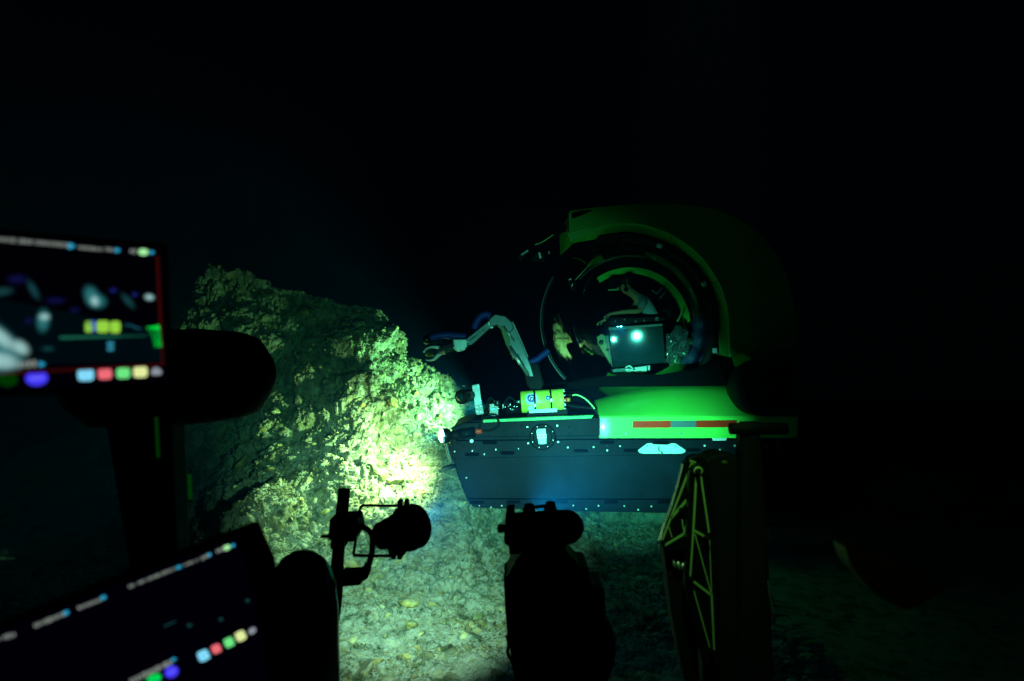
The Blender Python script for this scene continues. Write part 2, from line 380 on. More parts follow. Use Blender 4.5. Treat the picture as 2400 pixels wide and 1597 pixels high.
# keep only what can be in frame
pxx = 1200 + vi[:, 0] / vi[:, 1] * F; pyy = 798.5 + (CAMZ - vi[:, 2]) / vi[:, 1] * F
inn &= (pxx > 250) & (pxx < 1650) & (pyy < 1650) & (pyy > 550)
cand = np.nonzero(inn)[0]
PATCH = lambda p: noise.noise(Vector((p[0]*1.6, p[1]*1.6, p[2]*1.6 + 4)))
def qrot(n):
    q = rng.normal(size=(n, 4)); q /= np.linalg.norm(q, axis=1, keepdims=True)
    a, b, c, d = q.T
    return np.stack([np.stack([1-2*(c*c+d*d), 2*(b*c-a*d), 2*(b*d+a*c)], -1), np.stack([2*(b*c+a*d), 1-2*(b*b+d*d), 2*(c*d-a*b)], -1),
                     np.stack([2*(b*d-a*c), 2*(c*d+a*b), 1-2*(b*b+c*c)], -1)], 1)
def rubble(count, smin, smax, protos, alpha):
    vv = []; ff = []; tt = []; base = 0
    pick = rng.choice(cand, count * 3); Rm = qrot(count * 3); done = 0
    for k, ci in enumerate(pick):
        if done >= count: break
        st = stp[ci]
        dens = 0.40 + 0.55 * st + 0.9 * PATCH(vi[ci])
        if rng.random() > dens: continue
        s = smin * (1 - rng.random()) ** (-1 / alpha); s = min(s, smax)
        if st < 0.25: s *= 0.85
        pv, pf = protos[rng.integers(len(protos))]
        tint = rng.choice([0, 1, 2, 3], p=[0.4, 0.3, 0.2, 0.1])
        tc = [(1.1, 1.1, 0.95), (1.6, 1.5, 1.2), (0.7, 0.75, 0.65), (2.4, 2.4, 2.2)][tint]
        jit = rng.uniform(0.75, 1.25)
        pos = vi[ci] + nn[ci] * s * rng.uniform(0.0, 0.45) + rng.normal(size=3) * 0.006
        vv.append(pv @ Rm[k].T * s + pos); ff.append(pf + base); base += len(pv); tt += [(*[min(c * jit, 4) for c in tc], 1)] * len(pv)
        done += 1
    vv = np.concatenate(vv); ff = np.concatenate(ff)
    m = bpy.data.meshes.new("rubble"); m.vertices.add(len(vv)); m.vertices.foreach_set("co", vv.ravel())
    m.loops.add(ff.size); m.loops.foreach_set("vertex_index", ff.ravel().astype(np.int32))
    m.polygons.add(len(ff)); m.polygons.foreach_set("loop_start", np.arange(0, ff.size, 3, dtype=np.int32)); m.polygons.foreach_set("loop_total", np.full(len(ff), 3, dtype=np.int32))
    m.polygons.foreach_set("use_smooth", np.zeros(len(ff), dtype=bool))
    m.update(calc_edges=True)
    a = m.color_attributes.new("tint", 'FLOAT_COLOR', 'POINT'); a.data.foreach_set("color", np.array(tt, dtype=np.float32).ravel())
    m.materials.append(M['stone'])
    return m
rb = bpy.data.objects.new("gravel", rubble(42000, 0.0065, 0.034, protoS, 2.2)); COL.objects.link(rb); rb["kind"] = "stuff"; tag(rb, "loose brown and grey gravel scattered over the lit seabed", "gravel")
rb["kind"] = "stuff"
# bigger stones, each an object of its own
stone_meshes = []
for k in range(28):
    pv, pf = protoM[k % 14]
    m = bpy.data.meshes.new("stone"); m.from_pydata(pv.tolist(), [], pf.tolist()); m.update()
    a = m.color_attributes.new("tint", 'FLOAT_COLOR', 'POINT')
    c = [(1.5, 1.4, 1.0), (2.4, 2.1, 1.1), (0.8, 0.8, 0.75), (2.1, 1.6, 0.7), (3.0, 3.0, 2.5)][k % 5]
    a.data.foreach_set("color", np.array([(*c, 1)] * len(pv), dtype=np.float32).ravel()); m.materials.append(M['stone']); stone_meshes.append(m)
def zone(px, py, st, z, s, col, shp="blocky"):
    size = "small" if s < 0.042 else ("middling" if s < 0.06 else "large")
    if z < 0.28 or py > 1240 and px > 800:
        wh = "between the floodlight pole and the camera rig" if px < 1190 and py > 1380 else ("under the floodlight hoop" if px < 1000 else ("just below the pontoon bow" if px < 1190 else ("beneath the pontoon, right of the camera rig" if py < 1330 else "right of the camera rig, near the folded arm")))
        if py > 1500 and px < 1190: wh = "at the bottom edge between pole and camera rig"
        return f"{size} {col} {shp} stone in sand {wh}", "stones on the sandy seabed"
    if px > 860:
        wh = "by the bow lamp" if py > 930 else "under the manipulator claw"
        return f"{size} {col} {shp} stone on bright slope {wh}", "stones on the lit slope by the bow lamp"
    if py > 900:
        wh = "left of the floodlight pole" if py > 1130 else "right of the black rounded pod"
        return f"{size} {col} {shp} stone on the rock slope {wh}", "stones on the lower rock slope"
    wh = "at the far left of the ridge" if px < 640 else "at the middle of the ridge"
    return f"{size} {col} {shp} stone in dim light {wh}", "stones along the rock ridge"
SHP = []
for pv, pf in protoM:
    e_ = sorted(pv.max(0) - pv.min(0)); SHP.append(1 if e_[0] < 0.50 * e_[2] else (3 if e_[1] < 0.74 * e_[2] else (2 if e_[0] < 0.62 * e_[2] else 0)))
SCOL = {0: "olive", 1: "yellowish", 2: "dark grey", 3: "ochre", 4: "pale"}
cnt = 0; tries = 0
while cnt < 290 and tries < 6000:
    tries += 1; ci = cand[rng.integers(len(cand))]; p = vi[ci]; st = stp[ci]
    if rng.random() > 0.5 + 0.8 * PATCH(p): continue
    if p[0] > 1.2 or p[0] < -3.6: continue
    s = 0.034 * (1 - rng.random()) ** (-1 / 2.2); s = min(s, 0.13 if st > .4 else 0.10)
    if P(1030, 1020, 7.45).x - 0.15 < p[0] and p[1] > 7.2 and p[2] > 0.35 - s: continue
    si = int(rng.integers(len(stone_meshes))); o = bpy.data.objects.new("stone", stone_meshes[si]); COL.objects.link(o)
    o.location = Vector(p) + Vector(nn[ci]) * s * 0.15
    o.rotation_euler = (rng.uniform(-.6, .6) if st < .3 else rng.uniform(0, 6), rng.uniform(-.5, .5), rng.uniform(0, 6.3))
    o.scale = (s * rng.uniform(.9, 1.3), s, s * rng.uniform(.8, 1.1))
    lb, g = zone(pxx[ci], pyy[ci], st, p[2], s, SCOL[si % 5], ['blocky', 'flat', 'wedge', 'long'][SHP[si % 14]]); tag(o, lb, "stone", g); cnt += 1

# ------------------------------------------------------------------ THE OTHER SUBMERSIBLE
D = 7.5
sub = thing("submersible", P(1450, 1200, 8.4), "lime green and dark submersible with a clear round cabin hovering beside the rock slope", "submersible")
# pontoon
body = MB().prism([(1062, 1000), (1110, 984), (1400, 982), (2010, 982), (2040, 1100), (2000, 1205), (1570, 1198), (1350, 1193), (1112, 1184), (1094, 1172), (1070, 1110), (1054, 1052)], 7.56, 8.35)
pont = obj("pontoon", body, 'pont', sub, 0.02)
up = MB().prism([(1056, 1004), (1085, 992), (1140, 990), (1400, 979), (1990, 982), (1990, 1022), (1400, 1022), (1066, 1026)], 7.485, 7.57)
obj("upper_flange", up, 'pont', pont, 0.008)
mid = MB().prism([(1064, 1034), (1400, 1031), (1990, 1031), (1990, 1062), (1573, 1066), (1250, 1072), (1062, 1076), (1054, 1050)], 7.485, 7.57)
obj("bolt_flange", mid, 'pont', pont, 0.006)
ch = MB(); a = [P(1084, 1158, 7.50), P(1995, 1160, 7.50)]
low = MB().prism([(1094, 1171), (1990, 1174), (1975, 1210), (1570, 1203), (1350, 1199), (1112, 1190)], 7.485, 7.57)
obj("lower_flange", low, 'pont', pont, 0.006)
obj("deck_edge", MB().prism([(1133, 984), (1392, 973.5), (1386, 981), (1131, 991)], 7.47, 7.56), 'limeedge', pont, 0.003)
obj("deck_plate", MB().prism([(1116, 984), (1404, 975), (1404, 980), (1100, 990)], 7.565, 8.38), 'pontdark', pont)
def disc(px, py, r, d, th=0.012, m='bolt', parent=pont, name="bolt", n=12):
    c = P(px, py, d); return obj(name, MB().lathe(c + Vector((0, 0.01, 0)), c - Vector((0, th, 0)), [(0, PX(r, d)), (0.75, PX(r, d)), (1, PX(r, d) * 0.7)], n), m, parent)
bolts = [(1065.5,1058.5,1.9),(1107,1057,1.8),(1135,1065,1.9),(1162,1054,1.9),(1215,1052,1.4),(1238,1039,2.3),(1308,1036,2.5),(1331,1049,2.2),(1391,1048,2.3),(1423,1056,2.4),
         (1453,1046,2.2),(1651,1045,2.9),(1687,1055,2.7),(1722,1045,2.7),(1795,1046,2.7),(1822,1036,2.3),(1832,1055,2.3),(1236,1001,2.2),(1306,998,2.5),
         (1123.6,1185.5,1.7),(1151,1189,1.7),(1176,1185.5,1.9),(1343.5,1185,2),(1374,1193,2),(1402.6,1185.5,2.1),(1463,1186,2.1),(1495.6,1195,2.2),(1526.5,1187,2.1),(1620,1188,2.1),(1680,1196,2.1)]
for x, y, r in bolts: disc(x, y, r, 7.485)
disc(1093, 1120, 1.8, 7.56)
disc(1105.6, 1034, 4.6, 7.485, 0.02, 'white', pont, "button", 20)
for x, y in [(1129,1011),(1183,1010),(1226,1017),(1333,1001),(1334,1015),(1146,1021),(1184,1019),(1213,1019),(1222,997)]:
    disc(x, y, 1.5, 7.485, 0.003, 'pontdark', pont, "hole", 10)
def stadium(x, y, w_, h, d, th, m, name, parent):
    pts = []; r = h / 2
    for s in (1, -1):
        for k in range(9):
            a = math.pi * (k / 8 - 0.5) * 1.0
            pts.append((x + s * (w_/2 - r) + s * r * math.cos(a), y + s * r * math.sin(a)))
    return obj(name, MB().prism(pts, d - th, d + 0.004), m, parent)
for x, y in [(1106,1066),(1189,1062),(1362,1057),(1479,1056),(1625,1055),(1148,1038),(1117,1178),(1203,1177),(1314,1176.5),(1433,1177),(1558,1177.5),(1550,1037),(1423,1037)]:
    stadium(x, y, 34, 8, 7.485, 0.003, 'pontdark', "slot", pont)
# round side light in the pontoon
c = P(1271.5, 1024, 7.485)
sl = obj("side_light", MB().lathe(c + Vector((0, 0.02, 0)), c - Vector((0, 0.035, 0)), [(0, PX(31, D)), (0.7, PX(31, D)), (1, PX(28, D)), (1.0, PX(21, D)), (0.5, PX(20, D))], 48), 'black', pont)
wx = MB().prism([(1259, 1006), (1279, 1005), (1281, 1041), (1263, 1042), (1257, 1012)], 7.43, 7.47)
obj("reflector", wx, 'alu', sl, 0.004)
for yy in (1019, 1023, 1026): obj("reflector_rib", MB().prism([(1259, yy), (1281, yy - 0.6), (1281, yy + 0.9), (1259, yy + 1.5)], 7.422, 7.432), 'steel' if yy != 1023 else 'white', sl)
for k in range(8):
    a = 2*math.pi*k/8 + 0.3; disc(1271.5 + 26*math.cos(a), 1024 + 26*math.sin(a), 1.2, 7.455, 0.006, 'bolt', sl, "bolt", 10)
# lifting plate
cp = MB().prism([(1495, 1056), (1499, 1062), (1508, 1064), (1596, 1064), (1604, 1062), (1608, 1056), (1584, 1040), (1574, 1039.5), (1565, 1043), (1532, 1042), (1526, 1039), (1517, 1040)], 7.462, 7.483)
cpo = obj("lifting_plate", cp, 'alu', pont, 0.003)
q = P(1547, 1056, 7.46); obj("shackle", MB().tube([q + Vector((-.01, 0, .045)), q + Vector((-.02, -.03, .0)), q + Vector((.01, -.04, -.03)), q + Vector((.02, 0, -.01))], 0.008, 8), 'steel', cpo)
for x in (1517.5, 1583): disc(x, 1046, 2.6, 7.462, 0.004, 'steel', cpo, "bolt", 14)
obj("tag_plate", MB().prism([(1669, 1027.5), (1704, 1027.5), (1701, 1033), (1671, 1033)], 7.475, 7.484), 'white', pont)
# bow guard: bent bar and short bumper
obj("bow_guard", MB().tube([P(1046, 1038, 7.5), P(1050, 1058, 7.5), P(1058, 1085, 7.5)], 0.022, 10), 'armgrey', sub)
obj("bow_bumper", MB().cyl(P(1036, 1103, 7.35), P(1070, 1092, 7.6), 0.017), 'armgrey', sub)

# lime fairing on the aft half of the pontoon
cols = [(1405, 939), (1440, 929), (1480, 920), (1530, 911), (1580, 905), (1640, 903), (1700, 903), (1760, 908), (1830, 918), (1850, 924), (1872, 932)]
rows = [(0, 7.482, None), (1, 7.482, None), (2, 7.505, .05), (3, 7.62, .24), (4, 7.82, .54), (5, 8.05, .82), (6, 8.32, 1.0), (7, 8.5, 0.96)]
fm = MB(); fv = []; nr = len(rows)
for cx, ty in cols:
    for k, dd, f in rows:
        if k == 0: y = 1027; fv.append(P(cx, y, dd))
        elif k == 1: fv.append(P(cx, 977, dd))
        else:
            zt = P(cx, ty, 8.32).z; z0 = P(cx, 977, 7.482).z; xx = P(cx, 0, 7.482).x
            fv.append(Vector((xx + (P(cx, 0, 8.32).x - xx) * (dd - 7.482) / (8.32 - 7.482) * 0.5, dd, z0 + (zt - z0) * f)))
    fv.append(Vector((fv[-nr].x, 8.5, fv[-nr].z)))
nr += 1
ff = []
for i in range(len(cols) - 1):
    for k in range(nr - 1): ff.append((i*nr+k, (i+1)*nr+k, (i+1)*nr+k+1, i*nr+k+1))
fm.add(fv, ff, True); fm.add([fv[k] for k in range(nr)], [tuple(range(nr))]); L_ = (len(cols)-1)*nr
fm.add([fv[L_+k] for k in range(nr)], [tuple(range(nr))[::-1]])
fair = obj("fairing", fm, 'lime', sub)
sb = fair.modifiers.new("bevel", 'BEVEL'); sb.width = 0.012; sb.segments = 2; sb.limit_method = 'ANGLE'; sb.angle_limit = R(45)
def strip(x0, x1, m):
    y = lambda x: 995.5 - (x - 1483) * 0.0085
    return obj("reflective_strip", MB().prism([(x0, y(x0) - 8.2), (x1, y(x1) - 8.2), (x1, y(x1) + 8.2), (x0, y(x0) + 8.2)], 7.476, 7.481), m, fair)
strip(1483, 1571.8, 'redtape'); strip(1572.2, 1631.8, 'siltape'); strip(1632.2, 1727, 'redtape')
for x, y in [(1467, 1017), (1597, 1016), (1807, 1014)]: disc(x, y, 3.6, 7.482, 0.008, 'steel', fair, "screw", 16)
disc(1803, 978, 3.2, 7.482, 0.008, 'steel', fair, "screw", 16)

# black chassis under the cabin
obj("chassis", MB().prism([(1262, 905), (1330, 893), (1700, 893), (1830, 905), (1900, 970), (1262, 970)], 8.42, 9.6), 'pontdark', sub, 0.03)
obj("dome_reflection_mask", MB().prism([(1330, 897), (1400, 886), (1480, 881), (1560, 880), (1640, 866), (1690, 845), (1705, 905), (1330, 908)], 7.72, 7.95), 'pontdark', sub, 0.01)  # added dark sheet hiding the fairing's reflection low on the dome
# cabin
SC = P(1462, 752, 8.75); SR = 1.05
cab = obj("cabin_window", MB().ball(SC, SR, 96), 'glass', sub)
def arc(cx, cy, r, a0, a1, d, n=40): return [P(cx + r*math.cos(R(a0 + (a1-a0)*k/n)), cy - r*math.sin(R(a0 + (a1-a0)*k/n)), d) for k in range(n+1)]
obj("window_ring", MB().tube(arc(1475, 752, 152, 140, -75, 9.35), 0.016, 10, False), 'armgrey', cab)
obj("dome_edge_glint", MB().tube(arc(1462, 752, 195, 148, 236, 8.75, 60), 0.010, 8, False), "armgrey", cab)  # added tube drawing the dome's faint reflected edge line
obj("seal_ring", MB().tube(arc(1474, 760, 200, 95, -30, 8.2), 0.055, 12, False), 'black', cab)
for x, y, a in [(1545, 577, -25), (1650, 666, -58), (1675, 822, -88)]:
    obj("clamp_block", MB().box(P(x, y, 8.05), (0.06, 0.05, 0.045), Matrix.Rotation(-R(a), 3, 'Y')), 'alu', cab, 0.004)
# canopy (near side panel, far side panel, roof between them)
inn_px = [(1345, 569), (1401, 559), (1467, 549), (1521, 558), (1564, 574), (1616, 611), (1653, 657), (1673, 700), (1683, 745), (1686, 829)]
innc = [(v.x, v.y) for v in catmull([Vector((a, b, 0)) for a, b in inn_px], 6)]
out_px = [(1725, 829), (1742, 829), (1758, 838), (1768, 862), (1785, 862), (1790, 900)] + [(v.x, v.y) for v in catmull([Vector((a, b, 0)) for a, b in [(1850, 900), (1868, 780), (1848, 660), (1790, 560), (1690, 496), (1540, 476), (1395, 488)]], 6)] + [(1338, 495), (1334, 500), (1337, 560)]
cp_ = MB()
def canopy_panel(d0, d1, k=1.0, cxy=(1474, 752)):
    pts = [((x - cxy[0]) * k + cxy[0], (y - cxy[1]) * k + cxy[1]) for x, y in innc + out_px]
    # bevelled inner lip: grow ring by ring
    return pts
pts = canopy_panel(8.1, 8.2); nI = len(innc)
a3 = [P(x, y, 8.12) for x, y in pts]
def inward(i):
    x, y = pts[i]; dx, dy = x - 1474, y - 760; l = math.hypot(dx, dy); return dx / l, dy / l
mbc = MB(); lip0 = []; lip1 = []
for i in range(nI):
    x, y = pts[i]; dx, dy = inward(i); g = 26
    lip0.append(P(x, y, 8.24)); lip1.append(P(x + dx*g, y + dy*g, 8.03))
mbc.add(lip0 + lip1, [(i, i+1, nI+i+1, nI+i) for i in range(nI-1)], True)
front = lip1 + [P(x, y, 8.03) for x, y in out_px]
mbc.add(front, [tuple(range(len(front)))])
edge = [P(x, y, 8.03) for x, y in out_px]; eb = [v + Vector((0, 1.55, 0)) for v in edge]
mbc.add([lip1[-1]] + edge + [lip1[0]] + [lip0[-1]] + eb + [lip0[0]], [(i, i+1, len(edge)+2+i+1, len(edge)+2+i) for i in range(len(edge)+1)])
M["canopy"] = mat("canopy_dimmed_lime", (0.07, 0.30, 0.03), 0.4, coat=0.3, var=0.08, vscale=5)  # same lime paint darkened, the canopy's dimmer light put into its colour
can = obj("canopy", mbc, 'canopy', sub, 0.01)
sol = can.modifiers.new("solid", 'SOLIDIFY'); sol.thickness = 0.02; sol.offset = 0
can.modifiers.move(1, 0)
# far side lip, seen through the cabin
def ringband(cx, cy, r0, r1, a0, a1, d0, d1, n=44):
    m = MB(); A = [R(a0 + (a1-a0)*k/n) for k in range(n+1)]
    rr = [(r0, d0), (r1, d0), (r1, d1), (r0, d1)]; vs = []
    for a in A:
        for r, d in rr:
            v = P(cx + r*math.cos(a), cy - r*math.sin(a), d0); vs.append(Vector((v.x, d, v.z)))
    fs = [(i*4+k, (i+1)*4+k, (i+1)*4+(k+1) % 4, i*4+(k+1) % 4) for i in range(n) for k in range(4)] + [(0,1,2,3), (n*4+3, n*4+2, n*4+1, n*4)]
    return m.add(vs, fs, False)
obj("far_canopy_lip", ringband(1478, 768, 127, 141, 124, -20, 9.45, 9.55), 'lime', can)
obj("far_canopy_panel", ringband(1478, 768, 141.5, 190, 110, -40, 9.5, 9.58), 'black', can)
for x, y, r in [(1403, 505, 6), (1539, 488, 6), (1633, 551, 5), (1716, 668, 5), (1716, 811, 5)]:
    disc(x, y, r, 8.03, 0.004, 'pontdark', can, "recess", 18)
for pa, pb in [((1568, 572), (1588, 520)), ((1588, 520), (1602, 478)), ((1664, 668), (1720, 640)), ((1720, 640), (1800, 605))]:
    obj("panel_seam", MB().tube([P(*pa, 8.027), P(*pb, 8.027)], 0.004, 6, False), 'pontdark', can)
obj("front_decal", MB().prism([(1340, 499), (1362, 494), (1392, 492), (1366, 504), (1341, 513)], 8.02, 8.032), 'pontdark', can)
obj("canopy_slot", MB().prism([(1401, 556), (1467, 546.5), (1521, 556), (1521, 561), (1467, 552), (1401, 561)], 8.06, 8.5), 'black', can)
# hatch housing seen under the canopy roof
obj("inner_hull_ring", ringband(1474, 760, 160, 200, 75, -35, 9.2, 9.45), 'pont', sub)

# thruster, aft, hanging over the fairing
tl = P(1790, 912, 7.34)
th = obj("thruster", MB().lathe(tl + Vector((0, -0.05, 0)), tl + Vector((0, 0.5, 0)), [(0, 0.22), (0.05, 0.29), (0.5, 0.31), (1, 0.25)], 48), 'black', sub)
obj("thruster_hub", MB().lathe(tl + Vector((0, -0.09, 0)), tl + Vector((0, 0.1, 0)), [(0, 0.03), (0.4, 0.07), (1, 0.08)], 24), 'black', th)
obj("tail_fin", MB().prism([(1826, 850), (1858, 850), (1855, 950), (1832, 962)], 7.6, 8.2), 'limedim', sub, 0.01)

# bow lamp ------------------------------------------------------------------
bl = obj("bow_lamp", MB().lathe(P(1036, 1022, 7.40), P(1056, 1021, 7.44), [(0, PX(16, D)), (0.1, PX(17.5, D)), (0.6, PX(17.5, D)), (0.85, PX(15, D)), (1, PX(9, D))], 36), 'blackgloss', sub)
obj("lamp_lens", MB().lathe(P(1029.5, 1022.5, 7.385), P(1036, 1022, 7.40), [(0, PX(6, D)), (0.3, PX(11, D)), (0.7, PX(14.5, D)), (1, PX(15.5, D))], 36), 'glow', bl)
obj("lamp_neck", MB().cyl(P(1055, 1021, 7.44), P(1078, 1019, 7.44), PX(10, D)), 'black', bl)
obj("lamp_barrel", MB().cyl(P(1074, 1019, 7.44), P(1113, 1013, 7.46), PX(12, D)), 'pont', bl)
obj("connector", MB().cyl(P(1114, 1012, 7.45), P(1130, 1011, 7.46), PX(5.5, D)), 'red', bl)
obj("lamp_cable", MB().tube([P(1130, 1011, 7.44), P(1155, 1008, 7.42), P(1168, 995, 7.40), P(1163, 980, 7.40), P(1145, 976, 7.42), P(1130, 985, 7.42), P(1122, 1005, 7.43)], 0.011, 8), 'black', bl)
obj("lamp_foot", MB().box(P(1066, 1035, 7.46), (0.05, 0.06, 0.05)), 'black', bl, 0.006)
obj("name_plate", MB().prism([(1036, 1024), (1041, 1024), (1042, 1036), (1037, 1037)], 7.29, 7.32), 'cyanlab', bl)

obj("bow_lamp", MB().lathe(BOW2 + Vector((.03, 0, 0)), BOW2 + Vector((.16, 0, 0)), [(0, .05), (.2, .06), (.7, .06), (1, .04)], 24), 'blackgloss', sub)
# camera on its white bracket ------------------------------------------------
cm = obj("camera_bracket", MB().prism([(1106, 904), (1123, 900), (1132, 971), (1116, 971)], 7.60, 7.625), 'alu', sub, 0.003)
for x, y in [(1111, 908.5), (1121, 906), (1115.5, 940.5), (1126, 938)]: disc(x, y, 1.8, 7.60, 0.004, 'steel', cm, "screw", 10)
obj("hinge", MB().prism([(1115, 951), (1130, 948), (1134, 970), (1117, 973)], 7.58, 7.60), 'blackgloss', cm)
for x, y in [(1118, 955), (1126, 953), (1119, 965), (1127, 966)]: disc(x, y, 1.4, 7.58, 0.005, 'bolt', cm, "screw", 8)
ch = obj("camera_housing", MB().lathe(P(1110, 925, 7.68), P(1079, 931, 7.50), [(0, PX(14, D)), (0.5, PX(14, D)), (0.55, PX(15.5, D)), (0.62, PX(15.5, D)), (0.7, PX(14.5, D)), (0.8, PX(17.5, D)), (1, PX(17, D))], 36), 'blackgloss', cm)
obj("camera_lens", MB().ball(P(1081, 930.5, 7.52), PX(11.5, D), 24), 'panel', ch)
for x, y in [(1087, 905), (1094, 949)]: obj("red_clip", MB().box(P(x, y, 7.56), (0.03, 0.02, 0.010)), 'red', ch)

# deck fittings between camera and canister ----------------------------------
f1 = obj("deck_valve", MB().box(P(1158, 960, 7.75), (0.11, 0.12, 0.15)).cyl(P(1166, 952, 7.7), P(1166, 938, 7.7), 0.04), 'blackgloss', sub, 0.008)
obj("deck_pump", MB().cyl(P(1185, 962, 7.8), P(1218, 958, 7.8), 0.055).cyl(P(1192, 962, 7.8), P(1192, 942, 7.8), 0.045), 'blackgloss', sub)
obj("pump_shaft", MB().cyl(P(1210, 942, 7.8), P(1221, 942, 7.8), 0.017), 'steel', sub)
obj("valve_tag", MB().prism([(1150, 957), (1161, 956), (1161, 961), (1150, 962)], 7.66, 7.68), 'cyanlab', sub)
for pts_ in [[(1135, 968), (1142, 945), (1150, 932), (1158, 940), (1160, 955)], [(1138, 972), (1146, 950), (1152, 935), (1165, 948)],
             [(1176, 958), (1184, 940), (1194, 930), (1204, 938), (1206, 952)], [(1178, 962), (1188, 944), (1192, 934), (1212, 940)], [(1128, 990), (1131, 975), (1142, 968), (1165, 966)]]:
    obj("deck_cable", MB().tube([P(x, y, 7.72) for x, y in pts_], 0.008, 8), 'black', sub)
rs = random.Random(3)
for k in range(9): disc(1170 + rs.uniform(-2, 42), 950 + rs.uniform(-3, 10), 1.1, 7.66, 0.004, 'bolt', sub, "fitting_screw", 8)
obj("deck_rail", MB().tube([P(1330, 950, 7.9), P(1360, 955, 7.9), P(1400, 958, 7.9)], 0.014, 8), 'black', sub)
obj("vent_cord", MB().tube([P(1342, 927, 7.75), P(1352, 926, 7.72), P(1370, 934, 7.7), P(1385, 948, 7.68), P(1394, 959, 7.68)], 0.0085, 10), 'limecord', sub)
obj("cord_stem", MB().tube([P(1325, 926, 7.8), P(1342, 927, 7.75)], 0.012, 8), 'black', sub)
obj("cord_root", MB().tube([P(1394, 958, 7.68), P(1396, 968, 7.68), P(1392, 976, 7.65)], 0.010, 8), 'black', sub)

# manipulator arm -----------------------------------------------------------
AD = 7.95
arm = obj("manipulator_arm", MB().prism([(1160, 736), (1185, 741), (1200, 755), (1205, 770), (1186, 790), (1172, 770), (1165, 763), (1148, 768), (1146, 748)], AD-.06, AD+.06), 'armgrey', sub, 0.012)
obj("forearm", MB().prism([(1093, 794), (1146, 752), (1170, 738), (1178, 750), (1160, 764), (1148, 771), (1108, 808), (1096, 812)], AD-.05, AD+.05), 'armgrey', arm, 0.01)
obj("forearm_groove", MB().prism([(1101, 797), (1116, 785.5), (1117.5, 787), (1102.5, 799)], AD-.054, AD-.049), 'pontdark', arm)
obj("forearm_band", MB().prism([(1143, 757), (1148, 753), (1156, 768), (1151, 771)], AD-.056, AD-.045), 'claw', arm)
obj("upper_arm", MB().prism([(1172, 760), (1203, 752), (1211, 775), (1232, 825), (1246, 862), (1252, 884), (1241, 884), (1228, 858), (1213, 832), (1204, 845), (1190, 815), (1180, 790)], AD-.05, AD+.07), 'armgrey', arm, 0.01)
obj("upper_arm_cover", MB().prism([(1171, 762), (1188, 772), (1196, 806), (1188, 814), (1179, 790)], AD-.075, AD-.05), 'limedim', arm, 0.005)
obj("upper_arm_piston", MB().cyl(P(1194, 812, AD-.07), P(1238, 880, AD-.07), 0.022).cyl(P(1205, 800, AD-.07), P(1180, 765, AD-.07), 0.012), 'steel', arm)
obj("arm_rail", MB().tube([P(1202, 756, AD-.06), P(1222, 800, AD-.06), P(1238, 838, AD-.06)], 0.006, 8), 'claw', arm)
obj("shoulder", MB().prism([(1225, 850), (1262, 850), (1275, 900), (1262, 935), (1236, 905)], AD-.02, AD+.3), 'black', arm, 0.02)
obj("wrist_joint", MB().prism([(1061, 797), (1070, 795), (1095, 795), (1096, 812), (1088, 822), (1074, 826), (1065, 820)], AD-.08, AD+.06), 'claw', arm, 0.012)
for x, y in [(1069, 800), (1074, 818), (1089, 819), (1092, 812), (1096, 802), (1064, 815)]: disc(x, y, 1.7, AD-.08, 0.006, 'bolt', arm, "bolt", 8)
obj("wrist", MB().lathe(P(1064, 813, AD), P(1026, 826, AD), [(0, PX(10, AD)), (0.55, PX(10, AD)), (0.56, PX(11, AD)), (0.62, PX(11, AD)), (0.64, PX(9.5, AD)), (1, PX(9, AD))], 28), 'armgrey', arm)
def jaw(pts_, name="claw_finger"):
    return obj(name, MB().prism(pts_, AD-.035, AD+.035), 'claw', arm, 0.008)
jaw([(1031, 812), (1028, 820), (1018, 817), (1006, 817), (998, 822), (994, 828), (992, 824), (997, 816), (1007, 812), (1020, 810)])
jaw([(1030, 822), (1036, 830), (1028, 838), (1020, 845), (1008, 848), (998, 846), (996, 842), (1007, 843), (1016, 840), (1022, 832)])
disc(993.5, 825, 2.2, AD-.035, 0.008, 'bolt', arm, "bolt", 10)
def hose(ptsp, r, d=AD+.04):
    path = catmull([P(x, y, d) for x, y in ptsp], 14); L = len(path)
    m = MB(); fine = []
    for i in range(L-1):
        for k in range(3): fine.append(path[i].lerp(path[i+1], k/3))
    fine.append(path[-1]); n = len(fine)
    m.tube(fine, lambda t: r * (1 + 0.10 * (1 if int(t * (n-1)) % 3 == 0 else -1)), 12, False)
    return obj("blue_hose", m, 'hose', arm)
hose([(1000, 797), (1015, 791), (1030, 787), (1050, 786), (1070, 788), (1092, 789)], 0.045, AD+.07)
hose([(1112, 772), (1117, 757), (1127, 743), (1140, 738), (1150, 741)], 0.045, AD+.09)
hose([(1242, 850), (1258, 843), (1270, 834), (1286, 822)], 0.042, AD+.02)
obj("hose_clamp", MB().lathe(P(992, 800, AD+.07), P(1009, 793, AD+.07), [(0, PX(8, AD)), (0.2, PX(10, AD)), (1, PX(10.5, AD))], 24), 'blackgloss', arm)
obj("hose_bracket", MB().tube([P(998, 803, AD), P(1020, 802, AD), P(1040, 806, AD)], 0.008, 8), 'black', arm)
